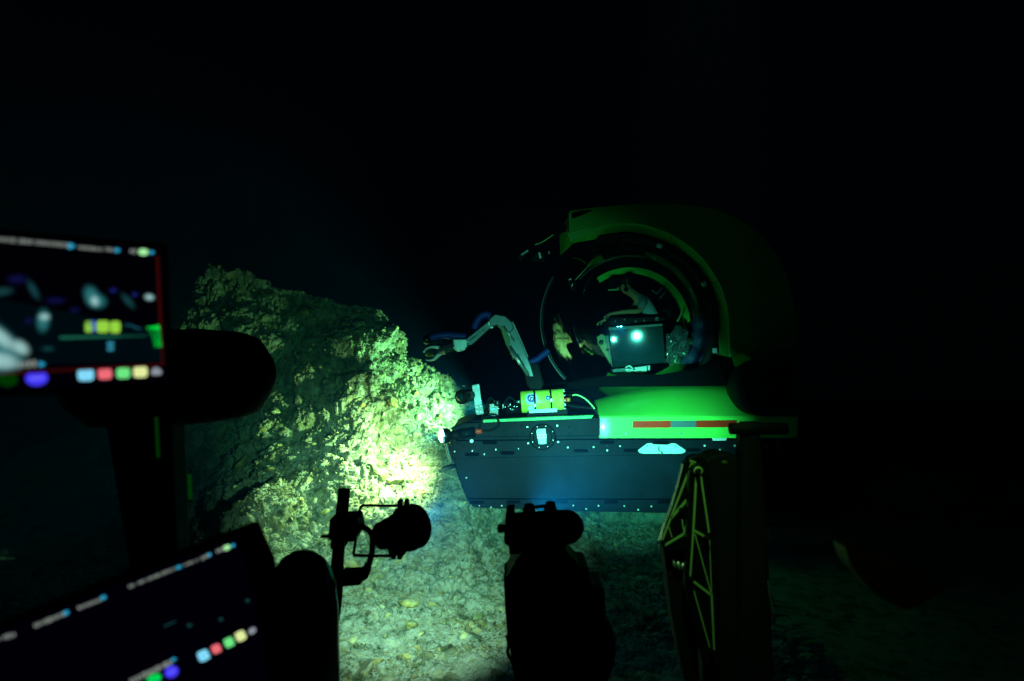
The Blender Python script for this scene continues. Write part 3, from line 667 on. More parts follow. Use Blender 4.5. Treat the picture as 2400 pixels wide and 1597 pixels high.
# lettering on the forearm
def text(body, loc, size, rot, m, parent, ext=0.001):
    cu = bpy.data.curves.new("lettering", 'FONT'); cu.body = body; cu.size = size; cu.extrude = ext; cu.align_x = 'CENTER'; cu.align_y = 'CENTER'
    t = bpy.data.objects.new("lettering", cu); COL.objects.link(t); t.rotation_euler = rot; t.location = loc
    bpy.context.view_layer.update(); dg = bpy.context.evaluated_depsgraph_get()
    m_ = bpy.data.meshes.new_from_object(t.evaluated_get(dg)); m_.transform(t.matrix_world); bpy.data.objects.remove(t)
    m_.transform(Matrix.Translation(-rootloc(parent))); m_.materials.clear(); m_.materials.append(M[m]); m_.name = "lettering"
    o = bpy.data.objects.new("lettering", m_); COL.objects.link(o); o.parent = parent; return o
text("TITAN", P(1127, 778.5, AD-.053), 0.05, (R(90), R(-38), 0), 'ink', arm)

# mast with small instruments, above and left of the cabin -------------------
mast = obj("instrument_mast", MB().tube([P(1402, 618, 8.1), P(1372, 632, 8.0), P(1349, 655, 7.95)], 0.008, 8, False).cyl(P(1334, 655, 7.95), P(1346, 680, 7.95), 0.03), 'black', sub)
obj("mast_rod", MB().tube([P(1349, 656, 7.93), P(1386, 616, 7.98)], 0.0035, 6, False), 'limestripe', mast)
obj("instrument_clip", MB().box(P(1336, 655, 7.9), (0.03, 0.02, 0.008), Matrix.Rotation(R(-25), 3, 'Y')), 'bolt', mast)
obj("instrument_clip", MB().box(P(1341, 669, 7.9), (0.008, 0.02, 0.035), Matrix.Rotation(R(25), 3, 'Y')), 'steel', mast)
cl = obj("upper_lamp_cluster", MB().cyl(P(1262, 590, 8.3), P(1262, 612, 8.3), 0.09).cyl(P(1215, 605, 8.3), P(1240, 588, 8.3), 0.035).tube([P(1255, 575, 8.3), P(1300, 548, 8.35), P(1345, 530, 8.4)], 0.03, 8), 'black', sub)
obj("lamp_tag", MB().prism([(1261.5, 593), (1266, 592), (1269, 605), (1264.5, 606)], 8.19, 8.2), 'alu', cl)
obj("lamp_tag", MB().prism([(1220.5, 597), (1237, 585), (1239, 589), (1223, 599)], 8.19, 8.2), 'steel', cl)
obj("lamp_tag", MB().prism([(1285, 590), (1288, 589), (1288, 596), (1286, 596)], 8.19, 8.2), 'steel', cl)
obj("cluster_pipe", MB().tube([P(1254, 574, 8.2), P(1272, 567, 8.2), P(1297, 550, 8.2)], 0.006, 8), 'limestripe', cl)

# cabin interior (parts of the submersible) ----------------------------------
pc = P(1480, 812, 8.35)
nrm = Vector((0, 0, 0))
for tl_ in TOPL: nrm += ((Vector((0, 0, CAMZ)) - P(1464, 792, 8.35)).normalized() + (tl_ - P(1464, 792, 8.35)).normalized()).normalized()
nrm.normalize()
def on_plane(px, py, p0, n): 
    r = P(px, py, 1.0) - Vector((0, 0, CAMZ)); o_ = Vector((0, 0, CAMZ)); t = (p0 - o_).dot(n) / r.dot(n); return o_ + r * t
pp = [on_plane(x, y, pc, nrm) for x, y in [(1427, 774), (1553, 763), (1560, 850), (1437, 862)]]
pb_ = [v - nrm * 0.35 for v in pp]
pan = obj("console_panel", MB().add(pp + pb_, [(0,1,2,3), (7,6,5,4), (0,4,5,1), (1,5,6,2), (2,6,7,3), (3,7,4,0)]), 'panel', cab, 0.004)
pt = [on_plane(x, y, pc + nrm * 0.01, nrm) for x, y in [(1426, 768), (1553, 759), (1553, 764), (1427, 775)]]
obj("panel_edge", MB().add(pt + [v - nrm * 0.3 for v in pt], [(0,1,2,3), (7,6,5,4), (0,4,5,1), (1,5,6,2), (2,6,7,3), (3,7,4,0)]), 'tealedge', pan, 0.003)
obj("side_board", MB().prism([(1399, 790), (1410, 783), (1420, 788), (1432, 855), (1424, 842), (1402, 805)], 8.4, 8.5), 'tan', pan, 0.004)
obj("side_board_edge", MB().prism([(1418, 790), (1426, 785), (1436, 862), (1431, 850)], 8.38, 8.45), 'tealedge', pan, 0.003)
obj("board_knob", MB().ball(P(1424, 820, 8.36), 0.018, 12).ball(P(1409, 803, 8.38), 0.03, 12), 'blackgloss', pan)
obj("instrument_shelf", MB().prism([(1436, 866), (1515, 858), (1515, 872), (1438, 884)], 8.3, 8.45), 'tealedge', pan)
ip = obj("white_instrument", MB().prism([(1488, 862), (1516, 858), (1516, 871), (1490, 874)], 8.26, 8.3), 'white', pan)
for k in range(5): disc(1496 + k*4, 864 - k*.5, 0.9, 8.26, 0.003, 'ink', ip, "key", 8)
obj("white_instrument", MB().prism([(1519, 857), (1523, 857), (1523, 868), (1519, 868)], 8.26, 8.3), 'white', pan)
obj("coiled_cord", MB().tube([P(1466, 862, 8.27), P(1476, 858, 8.27), P(1482, 866, 8.27), P(1474, 872, 8.27), P(1468, 866, 8.27), P(1490, 870, 8.25)], 0.010, 8), 'white', pan)
obj("orange_handle", MB().tube([P(1492, 874, 8.25), P(1500, 872, 8.25), P(1508, 875, 8.25)], 0.014, 8), 'orange', pan)
obj("dashboard", MB().prism([(1430, 744), (1560, 742), (1560, 760), (1430, 766)], 8.6, 9.2), 'black', cab, 0.02)
for x, y, s_ in [(1536, 744, 7), (1540, 748, 4), (1508, 750, 3), (1488, 752, 3), (1440, 752, 3), (1462, 748, 3)]:
    obj("switch_label", MB().prism([(x, y), (x+s_, y-1), (x+s_+1, y+s_*1.2), (x+1, y+s_*1.2)], 8.57, 8.6), 'tealedge', cab)
obj("lime_lever", MB().prism([(1425, 679), (1450, 677), (1450, 680.5), (1426, 682)], 8.5, 8.52), 'limestripe', cab)
obj("lime_strap", MB().tube([P(1599, 726, 8.9), P(1594, 742, 8.85), P(1588, 753, 8.8)], 0.014, 8), 'limestripe', cab)
obj("seat_frame", MB().tube([P(1527, 680, 9.0), P(1539, 689, 9.0), P(1553, 674, 9.0)], 0.014, 8, False).tube([P(1546, 700, 9.0), P(1562, 682, 9.0)], 0.010, 8, False), 'tealedge', cab)
obj("gear_box", MB().box(P(1562, 735, 9.1), (0.12, 0.1, 0.12)).box(P(1440, 668, 9.2), (0.16, 0.1, 0.2)), 'pont', cab, 0.015)
obj("hull_tank", MB().ball(P(1640, 800, 9.0), 0.16, 20).ball(P(1620, 840, 9.0), 0.18, 20).ball(P(1645, 760, 9.0), 0.14, 20), mat('blue_tank', (0.02, 0.03, 0.12), 0.6), sub)

# yellow canister -------------------------------------------------------------
cc0, cc1 = P(1221, 943, 7.80), P(1320, 937, 7.80)
can_ = thing("canister", P(1270, 965, 7.8), "yellow cylindrical canister with round navy logo strapped to the pontoon deck", "canister")
rC = PX(25.5, 7.8)
cb = obj("body", MB().lathe(cc0, cc1, [(0, rC*.93), (0.02, rC), (0.075, rC), (0.078, rC*.985), (0.082, rC), (0.90, rC), (0.903, rC*.985), (0.907, rC), (0.985, rC), (1, rC*.92)], 64), 'yellow', can_)
axc = (cc1 - cc0).normalized(); front_ = Vector((0, -1, 0)); front_ = (front_ - axc * front_.dot(axc)).normalized(); upc = front_.cross(axc); upc = upc if upc.z > 0 else -upc
cmid = (cc0 + cc1) / 2; Lc = (cc1 - cc0).length
def onc(u, phi, lift=0.0015):
    """u: metres along the axis from the middle; phi: angle up from the side facing out"""
    return cmid + axc * u + (front_ * math.cos(phi) + upc * math.sin(phi)) * (rC + lift)
def cpatch(u0, v0, ru, rv, m, name="logo", inner=0.0, n=40, lift=0.0015, parent=cb):
    mbp = MB(); vs = []; fs = []
    for k in range(n):
        a = 2*math.pi*k/n
        for f in (inner, (inner+1)/2, 1.0):
            vs.append(onc(u0 + ru*f*math.cos(a), (v0 + rv*f*math.sin(a)) / rC, lift))
    for k in range(n):
        j = (k+1) % n
        for q_ in (0, 1): fs.append((k*3+q_, k*3+q_+1, j*3+q_+1, j*3+q_))
    return obj(name, mbp.add(vs, fs, False), m, parent)
def crect(u0, u1, v0, v1, m, name="label", lift=0.0015, slant=0.0):
    mbp = MB(); vs = []; n = 8
    for k in range(n+1):
        v = v0 + (v1-v0)*k/n
        vs += [onc(u0 + slant*(v-v0), v/rC, lift), onc(u1 + slant*(v-v0), v/rC, lift)]
    return obj(name, mbp.add(vs, [(2*k, 2*k+1, 2*k+3, 2*k+2) for k in range(n)]), m, cb)
px_m = PX(1, 7.8)
lu = (1246 - 1270.5) * px_m
cpatch(lu, 0.045, 15*px_m, 15*px_m, 'white'); cpatch(lu, 0.045, 13.8*px_m, 13.8*px_m, 'cyanlab', inner=0.93, lift=0.002)
cpatch(lu - .002, 0.047, 10*px_m, 10*px_m, 'navy', inner=0.62, lift=0.0022)
cpatch(lu + .004, 0.040, 4.6*px_m, 4.6*px_m, 'navy', inner=0.45, lift=0.0024); crect(lu - .022, lu + .004, 0.052, 0.062, 'navy', "logo", 0.0026); crect(lu - .03, lu - .012, 0.022, 0.034, 'navy', "logo", 0.0026)
crect((1237-1270.5)*px_m, (1252-1270.5)*px_m, -0.100, -0.040, 'white'); 
for k in range(5): crect((1243+(k % 2)*1.5-1270.5)*px_m, (1251-1270.5)*px_m, -0.092+k*0.010, -0.087+k*0.010, 'cyanlab', "label_line", 0.0022)
crect((1279-1270.5)*px_m, (1288-1270.5)*px_m, 0.018, 0.066, 'navy', "emblem"); crect((1281-1270.5)*px_m, (1286.5-1270.5)*px_m, 0.030, 0.052, 'cyanlab', "emblem", 0.0022)
for u in (1270, 1274.5): crect((u-1270.5)*px_m, (u+0.8-1270.5)*px_m, 0.0, 0.085, 'ink', "printed_line")
cpatch((1293-1270.5)*px_m, 0.045, 11.5*px_m, 16*px_m, 'ink', "printed_circle", inner=0.955)
for u in (1253.0, 1290.5):
    c0 = cmid + axc * ((u-1270.5)*px_m)
    s_ = obj("strap", MB().lathe(c0 - axc*0.011, c0 + axc*0.011, [(0, rC+.003), (0, rC+.006), (1, rC+.006), (1, rC+.003)], 64, False), 'blackgloss', can_)
    bp_ = onc((u-1270.5)*px_m, 0.1 if u > 1270 else -.25, 0.012); obj("buckle", MB().box(bp_, (0.02, 0.02, 0.035)), 'steel', s_, 0.003)
obj("cradle", MB().prism([(1240, 961), (1306, 957), (1306, 966), (1240, 969)], 7.68, 7.9), 'alu', can_, 0.003)
obj("cradle_foot", MB().prism([(1236, 964), (1330, 960), (1330, 984), (1236, 986)], 7.72, 7.95), 'black', can_)
for k in range(12):
    a = 2*math.pi*k/12; off_ = (front_*math.cos(a) + upc*math.sin(a)) * rC * .9
    obj("end_bolt", MB().cyl(cc1 + off_, cc1 + off_ + axc*0.02, 0.008, n=8), 'bolt', can_)
obj("plug", MB().cyl(P(1320, 938, 7.72), P(1328.5, 937.5, 7.72), PX(4.8, 7.7)), 'red', can_)
obj("plug_cap", MB().cyl(P(1328.5, 937.5, 7.72), P(1336, 937, 7.72), PX(5, 7.7)), 'orange', can_)
obj("drain_fitting", MB().cyl(P(1321, 948, 7.72), P(1327, 947, 7.72), PX(3, 7.7)), 'steel', can_)

# stone in the claw, foil bag in the cabin --------------------------------------
pv, pf = protoM[3]
cs = MB().add([Vector(v) * PX(13.5, AD) + P(1009, 832, AD) for v in pv], pf.tolist())
o = obj("stone", cs, mat('claw_stone', (0.22, 0.18, 0.05), 0.9, var=0.6, vscale=25, bump=0.8, bscale=60)); tag(o, "mossy brown stone gripped in the claw of the manipulator arm", "stone")
fb = MB(); bmf = bmesh.new(); bmesh.ops.create_icosphere(bmf, subdivisions=5, radius=1.0)
fvs = [Vector((v.co.x*.16, v.co.y*.12, v.co.z*.22)) * (1 + 0.4*noise.noise(v.co*2.3) + 0.13*noise.noise(v.co*7)) + P(1584, 812, 8.6) + Vector(((v.co.z)*.05, 0, 0)) for v in bmf.verts]
ffs = [tuple(v.index for v in f.verts) for f in bmf.faces]; bmf.free(); fb.add(fvs, ffs)
tag(obj("foil_bag", fb, 'foil'), "crumpled shiny foil bag behind the cabin window, right of the dark panel", "bag")

# ------------------------------------------------------------------ PERSON in the cabin
def skin(name, joints, edges, m, parent=None, sub=2, lab=None):
    me = bpy.data.meshes.new(name); me.from_pydata([j[0] for j in joints], edges, []); o = bpy.data.objects.new(name, me); COL.objects.link(o)
    md = o.modifiers.new("skin", 'SKIN'); md.use_smooth_shade = True
    for v, j in zip(me.skin_vertices[0].data, joints): v.radius = (j[1], j[1] if len(j) < 3 else j[2])
    me.skin_vertices[0].data[0].use_root = True
    s = o.modifiers.new("s", 'SUBSURF'); s.levels = sub; s.render_levels = sub
    bpy.context.view_layer.update(); dg = bpy.context.evaluated_depsgraph_get()
    m2 = bpy.data.meshes.new_from_object(o.evaluated_get(dg)); bpy.data.objects.remove(o)
    m2.transform(Matrix.Translation(-rootloc(parent))); m2.materials.clear(); m2.materials.append(M[m])
    for p_ in m2.polygons: p_.use_smooth = True
    ob = bpy.data.objects.new(name, m2); COL.objects.link(ob)
    if parent: ob.parent = parent
    return ob
J = [(P(1545, 795, 9.0), .09), (P(1537, 760, 9.0), .085), (P(1518, 722, 9.0), .085), (P(1500, 702, 9.0), .075), (P(1487, 691, 8.98), .055), (P(1476, 684, 8.97), .060), (P(1465, 677, 8.97), .074), (P(1461, 664, 8.97), .080),
     (P(1508, 708, 8.82), .045), (P(1499, 730, 8.72), .034), (P(1466, 731, 8.68), .030), (P(1437, 735, 8.66), .020),
     (P(1503, 702, 9.16), .045), (P(1470, 735, 9.15), .030), (P(1420, 750, 9.0), .020),
     (P(1540, 800, 8.88), .07), (P(1475, 800, 8.86), .055), (P(1462, 860, 8.86), .035), (P(1440, 865, 8.86), .025),
     (P(1540, 800, 9.12), .07), (P(1475, 798, 9.14), .055), (P(1462, 860, 9.14), .035), (P(1440, 865, 9.14), .025)]
E = [(0,1),(1,2),(2,3),(3,4),(4,5),(5,6),(6,7),(3,8),(8,9),(9,10),(10,11),(3,12),(12,13),(13,14),(0,15),(15,16),(16,17),(17,18),(0,19),(19,20),(20,21),(21,22)]
base_i = len(J)
def hand(wi, c, d, flip=1):
    global J, E
    palm = len(J); J.append((P(c[0], c[1], d), .020, .012)); E.append((wi, palm))
    for k in range(4):
        b = len(J); oy = (k - 1.5) * 0.017
        J.append((P(c[0]-4, c[1]+1.5, d) + Vector((0, oy, 0)), .0085)); J.append((P(c[0]-9-k % 2, c[1]+5, d) + Vector((0, oy*1.2, 0)), .0075)); J.append((P(c[0]-10, c[1]+10+k % 2, d) + Vector((0, oy*1.2, 0)), .0065))
        E.extend([(palm, b), (b, b+1), (b+1, b+2)])
    b = len(J); J.append((P(c[0]-2, c[1]+5, d) + Vector((0, -.022*flip, 0)), .009)); J.append((P(c[0]-4, c[1]+10, d) + Vector((0, -.03*flip, 0)), .0075)); E.extend([(palm, b), (b, b+1)])
hand(11, (1427, 737), 8.66); hand(14, (1411, 753), 9.0)
person = skin("person", J, E, 'skin'); tag(person, "person in a pale shirt leaning forward at the controls inside the round cabin", "person")
skin("shirt", [(P(1540, 775, 9.0), .095), (P(1537, 757, 9.0), .096), (P(1518, 722, 9.0), .095), (P(1500, 702, 9.0), .084), (P(1491, 694, 8.98), .048), (P(1508, 708, 8.82), .056), (P(1500, 727, 8.74), .046), (P(1503, 702, 9.16), .056), (P(1486, 718, 9.16), .046)],
     [(0,1),(1,2),(2,3),(3,4),(3,5),(5,6),(3,7),(7,8)], 'shirt', person)
skin("trousers", [(J[0][0], .10), (J[15][0], .078), (J[16][0], .064), (J[17][0], .046), (J[19][0], .078), (J[20][0], .064), (J[21][0], .046)], [(0,1),(1,2),(2,3),(0,4),(4,5),(5,6)], 'trouser', person)
hr = MB().ball(P(1468, 660, 8.98), 0.088, 24, (0.92, 0.95, 0.9)); obj("hair", hr, 'hair', person)
obj("nose", MB().ball(P(1449.5, 676, 8.95), 0.018, 12), 'skin', person)
obj("headset", MB().tube([P(1468, 680, 8.87), P(1464, 662, 8.90), P(1462, 652, 8.98)], 0.012, 8).cyl(P(1467, 679, 8.85), P(1467, 679, 8.90), 0.03), 'black', person)

# ------------------------------------------------------------------ NEAR EQUIPMENT
# floodlight on a pole
DF = 2.35
pole = thing("floodlight", P(795, 1600, DF), "black floodlight on an upright pole with a wire hoop, dark against the lit seabed", "floodlight")
obj("pole", MB().tube([P(807, 1147, DF), P(798, 1240, DF), P(790, 1330, DF), P(784, 1400, DF), P(770, 1500, DF), P(764, 1640, DF)], lambda t: PX(14.5 + 5 * min(1, max(0, (t-.35)*3)), DF), 24), 'black', pole)
obj("clamp", MB().prism([(771, 1222), (776, 1214), (836, 1213), (842, 1246), (830, 1271), (778, 1271), (764, 1258), (770, 1250)], DF-.045, DF+.05), 'black', pole, 0.004)
obj("clamp_bolt", MB().cyl(P(752, 1257.5, DF), P(768, 1257.5, DF), PX(4.6, DF), n=6), 'black', pole)
obj("collar", MB().prism([(774, 1271), (806, 1271), (806, 1286), (774, 1287)], DF-.03, DF+.03), 'black', pole)
obj("hoop", MB().tube([P(x, y, DF) for x, y in [(935, 1186), (890, 1185.5), (857, 1185), (848, 1187), (843, 1196), (840, 1220), (836, 1250), (830, 1290), (829, 1298), (836, 1302), (880, 1303), (925, 1303)]], PX(3.6, DF), 10), 'black', pole)
a0 = P(889, 1258, DF - .02); a1 = P(975, 1232, DF + .12)
lh = obj("lamp_head", MB().lathe(a0, a1, [(0, PX(22, DF)), (0.03, PX(31, DF)), (0.35, PX(38, DF)), (0.62, PX(47, DF)), (0.7, PX(53, DF)), (0.95, PX(55, DF)), (1, PX(53, DF))], 48), 'black', pole)
lax = (a1 - a0)
obj("lamp_rim", MB().lathe(a0 + lax*.72, a0 + lax*.78, [(0, PX(53.5, DF)), (0, PX(56, DF)), (1, PX(56, DF)), (1, PX(53.5, DF))], 48, False), 'blackgloss', lh)
for x in (931, 946): obj("clip", MB().prism([(x, 1175), (x+10, 1175), (x+10, 1192), (x, 1192)], DF-.02, DF+.02), 'black', pole)
for x in (916, 931): obj("clip", MB().prism([(x, 1298), (x+10, 1298), (x+10, 1312), (x, 1312)], DF-.02, DF+.02), 'black', pole)
obj("lower_yoke", MB().prism([(905, 1283), (960, 1280), (948, 1303), (912, 1303)], DF-.02, DF+.04), 'black', pole, .004)
obj("cable", MB().tube([P(x, y, DF-.05) for x, y in [(838, 1236), (852, 1236), (866, 1246), (873, 1262), (872, 1290), (866, 1320), (858, 1348), (848, 1356)]], PX(7, DF), 12), 'black', pole)
obj("cable_elbow", MB().prism([(800, 1340), (842, 1340), (850, 1328), (862, 1330), (864, 1350), (850, 1362), (845, 1373), (800, 1377)], DF-.06, DF-.01), 'black', pole, .005)

# rounded float beside the pole
fl = obj("float", MB().lathe(P(712, 1760, 2.2), P(708, 1291, 2.2), [(0, PX(85, 2.2)), (0.7, PX(82, 2.2)), (0.82, PX(76, 2.2)), (0.90, PX(66, 2.2)), (0.96, PX(48, 2.2)), (0.99, PX(26, 2.2)), (1, PX(4, 2.2))], 48), 'blackgloss')
tag(fl, "smooth round topped black float left of the floodlight pole", "float")

# rounded pod at left
tp = thing("thruster_pod", P(300, 890, 2.3), "big black rounded thruster pod hiding the left end of the rock slope", "thruster")
obj("shell", MB().lathe(P(180, 892, 2.3), P(647, 876, 2.3), [(0, PX(80, 2.3)), (0.1, PX(112, 2.3)), (0.4, PX(114, 2.3)), (0.64, PX(110, 2.3)), (0.82, PX(101, 2.3)), (0.90, PX(88, 2.3)), (0.935, PX(66, 2.3)), (0.97, PX(42, 2.3)), (0.99, PX(20, 2.3)), (1, PX(4, 2.3))], 56), 'black', tp)
obj("strut", MB().prism([(240, 960), (400, 985), (420, 1500), (330, 1500)], 2.25, 2.35), 'black', tp, .01)

# dark tubes, their green edge glints put in as glowing strips
for (x0, y0, x1, y1, br, lb) in [(366, 978, 371, 1072, .02, "upper thin dim green painted glint on a tube under the black pod"), (444, 1112, 446, 1170, .03, "lower thin dim green painted glint on a tube above the tilted monitor")]:
    t_ = thing("glint_strip", P(x0, y1, 1.4), lb, "painted glint")
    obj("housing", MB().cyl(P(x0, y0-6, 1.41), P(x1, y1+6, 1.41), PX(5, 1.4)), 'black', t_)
    obj("painted_glint", MB().cyl(P(x0, y0, 1.395), P(x1, y1, 1.395), PX(4, 1.4), n=12), emat('glint_glow', (0.02, 1, 0.05), br), t_)

# camera rig
DC = 2.2
rig = thing("camera_rig", P(1300, 1600, DC), "bulky black camera rig with domed housing in front of the pontoon", "camera")
hs = obj("camera_housing", MB().lathe(P(1186, 1240, DC), P(1369, 1234, DC), [(0, PX(38, DC)), (0.02, PX(39.5, DC)), (0.12, PX(39.5, DC)), (0.125, PX(37.5, DC)), (0.66, PX(40, DC)), (0.80, PX(40, DC)), (0.88, PX(36, DC)), (0.94, PX(27, DC)), (0.985, PX(14, DC)), (1, PX(2, DC))], 56), 'blackgloss', rig)
obj("end_cap", MB().prism([(1187, 1201), (1207, 1200), (1207, 1277), (1184, 1279), (1181, 1270), (1184, 1225)], DC-.055, DC+.05), 'black', rig, .004)
obj("connector", MB().cyl(P(1166, 1239, DC), P(1184, 1239, DC), PX(9.5, DC)).cyl(P(1172, 1239, DC), P(1176, 1239, DC), PX(11.5, DC)), 'black', rig)
obj("mount_block", MB().prism([(1191, 1275), (1234, 1275), (1234, 1293), (1216, 1299), (1194, 1301)], DC-.04, DC+.04), 'black', rig, .003)
hd = obj("handle", MB().prism([(1244, 1189), (1288, 1184), (1290, 1190), (1246, 1194)], DC-.02, DC), 'limestripe', rig, .002)
for x, y in [(1240, 1186), (1290, 1181)]:
    obj("knob", MB().lathe(P(x, y-5, DC-.01), P(x, y+5, DC-.01), [(0, PX(9, DC)), (.3, PX(12, DC)), (.7, PX(12, DC)), (1, PX(8, DC))], 24), 'black', rig)
    obj("knob_stem", MB().cyl(P(x, y+5, DC-.01), P(x+1, y+16, DC-.01), PX(5.5, DC)), 'black', rig)
    obj("knob_foot", MB().prism([(x-15, y+9), (x+14, y+7), (x+16, y+16), (x-15, y+18)], DC-.03, DC+.0), 'black', rig, .002)
bodyo = [(1232, 1262), (1322, 1262), (1325, 1291), (1359, 1329), (1376, 1330), (1381, 1334), (1383, 1367), (1395, 1379), (1414, 1378), (1417, 1384), (1422, 1458), (1434, 1480), (1442, 1502), (1444, 1532), (1437, 1550), (1425, 1580), (1408, 1620), (1215, 1650), (1203, 1569), (1196, 1530), (1188, 1486), (1183, 1420), (1180, 1358), (1190, 1352), (1194, 1340), (1208, 1315), (1228, 1296)]
bd = obj("rig_body", MB().prism(bodyo, DC-.04, DC+.12), 'black', rig, .008)
obj("round_cover", MB().lathe(P(1320, 1515, DC-.07), P(1320, 1515, DC+.02), [(0, PX(95, DC)), (.3, PX(118, DC)), (1, PX(123, DC))], 56), 'black', bd)
for a_, b_, w_ in [((1227, 1308), (1197, 1357), 2.0), ((1244, 1354), (1207, 1411), 2.8)]:
    dx, dy = b_[0]-a_[0], b_[1]-a_[1]; l = math.hypot(dx, dy); nx, ny = -dy/l*w_, dx/l*w_
    obj("lime_stripe", MB().prism([(a_[0]+nx, a_[1]+ny), (a_[0]-nx, a_[1]-ny), (b_[0]-nx, b_[1]-ny), (b_[0]+nx, b_[1]+ny)], DC-.048, DC-.041), 'limestripe', bd)
obj("lime_band", MB().prism([(1226, 1302), (1232, 1300), (1196, 1356), (1188, 1356), (1200, 1328)], DC-.046, DC-.041), 'limedim', bd)
obj("cable", MB().tube([P(x, y, DC) for x, y in [(1188, 1490), (1192, 1510), (1190, 1530), (1200, 1552), (1212, 1590), (1205, 1640)]], PX(4, DC), 10), 'black', rig)
obj("cable", MB().tube([P(x, y, DC-.02) for x, y in [(1206, 1500), (1214, 1540), (1218, 1580), (1232, 1640)]], PX(4, DC), 10), 'black', rig)
disc(1337, 1532, 2.2, DC-.072, 0.004, 'bolt', bd, "screw", 8); disc(1353, 1527, 1.2, DC-.072, 0.004, 'bolt', bd, "screw", 8)
obj("side_grip", MB().prism([(1345, 1395), (1357, 1400), (1362, 1410), (1352, 1408)], DC-.05, DC-.041), 'limedim', bd)

# folded arm with lime truss print
DA = 2.3
fa = thing("folding_arm", P(1620, 1600, DA), "folded black mechanical arm printed with thin lime truss lines", "arm")
up_ = [(1632, 1067), (1650, 1070), (1661, 1090), (1668, 1125), (1680, 1250), (1640, 1290), (1561, 1296), (1547, 1274), (1560, 1230), (1575, 1193), (1593, 1132), (1603, 1090), (1614, 1072)]
l1 = obj("upper_link", MB().prism(up_, DA, DA+.04), 'blackgloss', fa, .006)
lo_ = [(1616, 1105), (1640, 1085), (1662, 1110), (1675, 1250), (1688, 1400), (1690, 1560), (1670, 1580), (1650, 1550), (1605, 1370), (1612, 1240)]
l2 = obj("lower_link", MB().prism(lo_, DA-.045, DA-.008), 'blackgloss', fa, .006)
def line(a_, b_, w_, d, parent):
    dx, dy = b_[0]-a_[0], b_[1]-a_[1]; l = math.hypot(dx, dy); nx, ny = -dy/l*w_/2, dx/l*w_/2
    return obj("truss_line", MB().prism([(a_[0]+nx, a_[1]+ny), (a_[0]-nx, a_[1]-ny), (b_[0]-nx, b_[1]-ny), (b_[0]+nx, b_[1]+ny)], d-.003, d+.001), 'limestripe', parent)
for a_, b_, w_ in [((1623, 1083), (1552, 1267), 4.5), ((1620, 1090), (1628, 1123), 3.5), ((1622, 1159), (1572, 1216), 5.5), ((1616, 1208), (1602, 1253), 4), ((1602, 1253), (1556, 1280), 5), ((1596, 1200), (1602, 1242), 2.6), ((1567, 1233), (1575, 1260), 2.2), ((1617, 1080), (1632, 1086), 5)]:
    line(a_, b_, w_, DA, l1)
for a_, b_, w_ in [((1632, 1118), (1625, 1246), 4.5), ((1625, 1246), (1618, 1352), 3.8), ((1643, 1118), (1662, 1249), 4), ((1627, 1244), (1659, 1262), 5), ((1629, 1253), (1666, 1388), 2.4), ((1663, 1262), (1668, 1392), 1.6), ((1668, 1393), (1674, 1525), 4), ((1625, 1363), (1668, 1396), 5), ((1622, 1370), (1664, 1519), 2.8)]:
    line(a_, b_, w_, DA-.046, l2)
c_ = P(1637, 1105, DA-.05); obj("pivot_ring", MB().lathe(c_, c_ + Vector((0, .006, 0)), [(0, PX(7, DA)), (0, PX(10.5, DA)), (1, PX(10.5, DA)), (1, PX(7, DA))], 28, False), 'limestripe', l2)
for x, y, d_ in [(1636, 1107, DA-.055), (1597, 1196, DA), (1553, 1272, DA), (1620, 1359, DA-.055), (1657, 1262, DA-.055), (1668, 1526, DA-.055)]:
    disc(x, y, 6, d_-.006, .012, 'black', fa, "pivot", 14)
obj("valve_block", MB().prism([(1556, 1290), (1625, 1290), (1640, 1600), (1606, 1600), (1575, 1441)], DA+.045, DA+.12), 'black', fa, .004)
for k in range(3): obj("valve_stem", MB().cyl(P(1578+k*11, 1312+k*4, DA+.03), P(1583+k*10, 1338+k*4, DA+.03), .006), 'steel', fa)

# pipe frame, right
pf_ = thing("pipe_frame", P(1765, 1600, 2.4), "black pipe frame with an open ended cross pipe over the lime fairing", "frame")
obj("cross_pipe", MB().lathe(P(1712, 1005, 2.38), P(1842, 1005, 2.4), [(0.02, PX(9, 2.4)), (0, PX(10.5, 2.4)), (0, PX(13.5, 2.4)), (0.16, PX(13.5, 2.4)), (0.19, PX(17.5, 2.4)), (0.48, PX(17.5, 2.4)), (0.54, PX(13.5, 2.4)), (1, PX(13.5, 2.4))], 32), 'black', pf_)
obj("upright_pipe", MB().prism([(1738, 1010), (1785, 1010), (1800, 1200), (1820, 1640), (1735, 1640)], 2.37, 2.45), 'black', pf_, .02)
obj("bracket", MB().prism([(1640, 1085), (1668, 1072), (1681, 1066), (1700, 1064), (1740, 1077), (1760, 1120), (1770, 1640), (1650, 1640)], 2.42, 2.55), 'black', pf_, .008)
obj("pod", MB().ball(P(1692, 1080, 2.45), PX(26, 2.4), 24, (1.1, .8, .6)), 'limedim', pf_)
obj("bent_rod", MB().tube([P(1800, 1362, 2.3), P(1803, 1390, 2.3), P(1808, 1415, 2.3), P(1816, 1442, 2.3)], .0022, 8), 'steel', pf_)
yh = obj("yellow_fin", MB().prism([(1985, 1285), (2060, 1300), (2180, 1350), (2230, 1390), (2130, 1435), (2060, 1400), (2000, 1330)], 1.25, 1.32), 'olive', None, .01)
tag(yh, "faint yellow fin barely showing in the dark lower right", "fin")

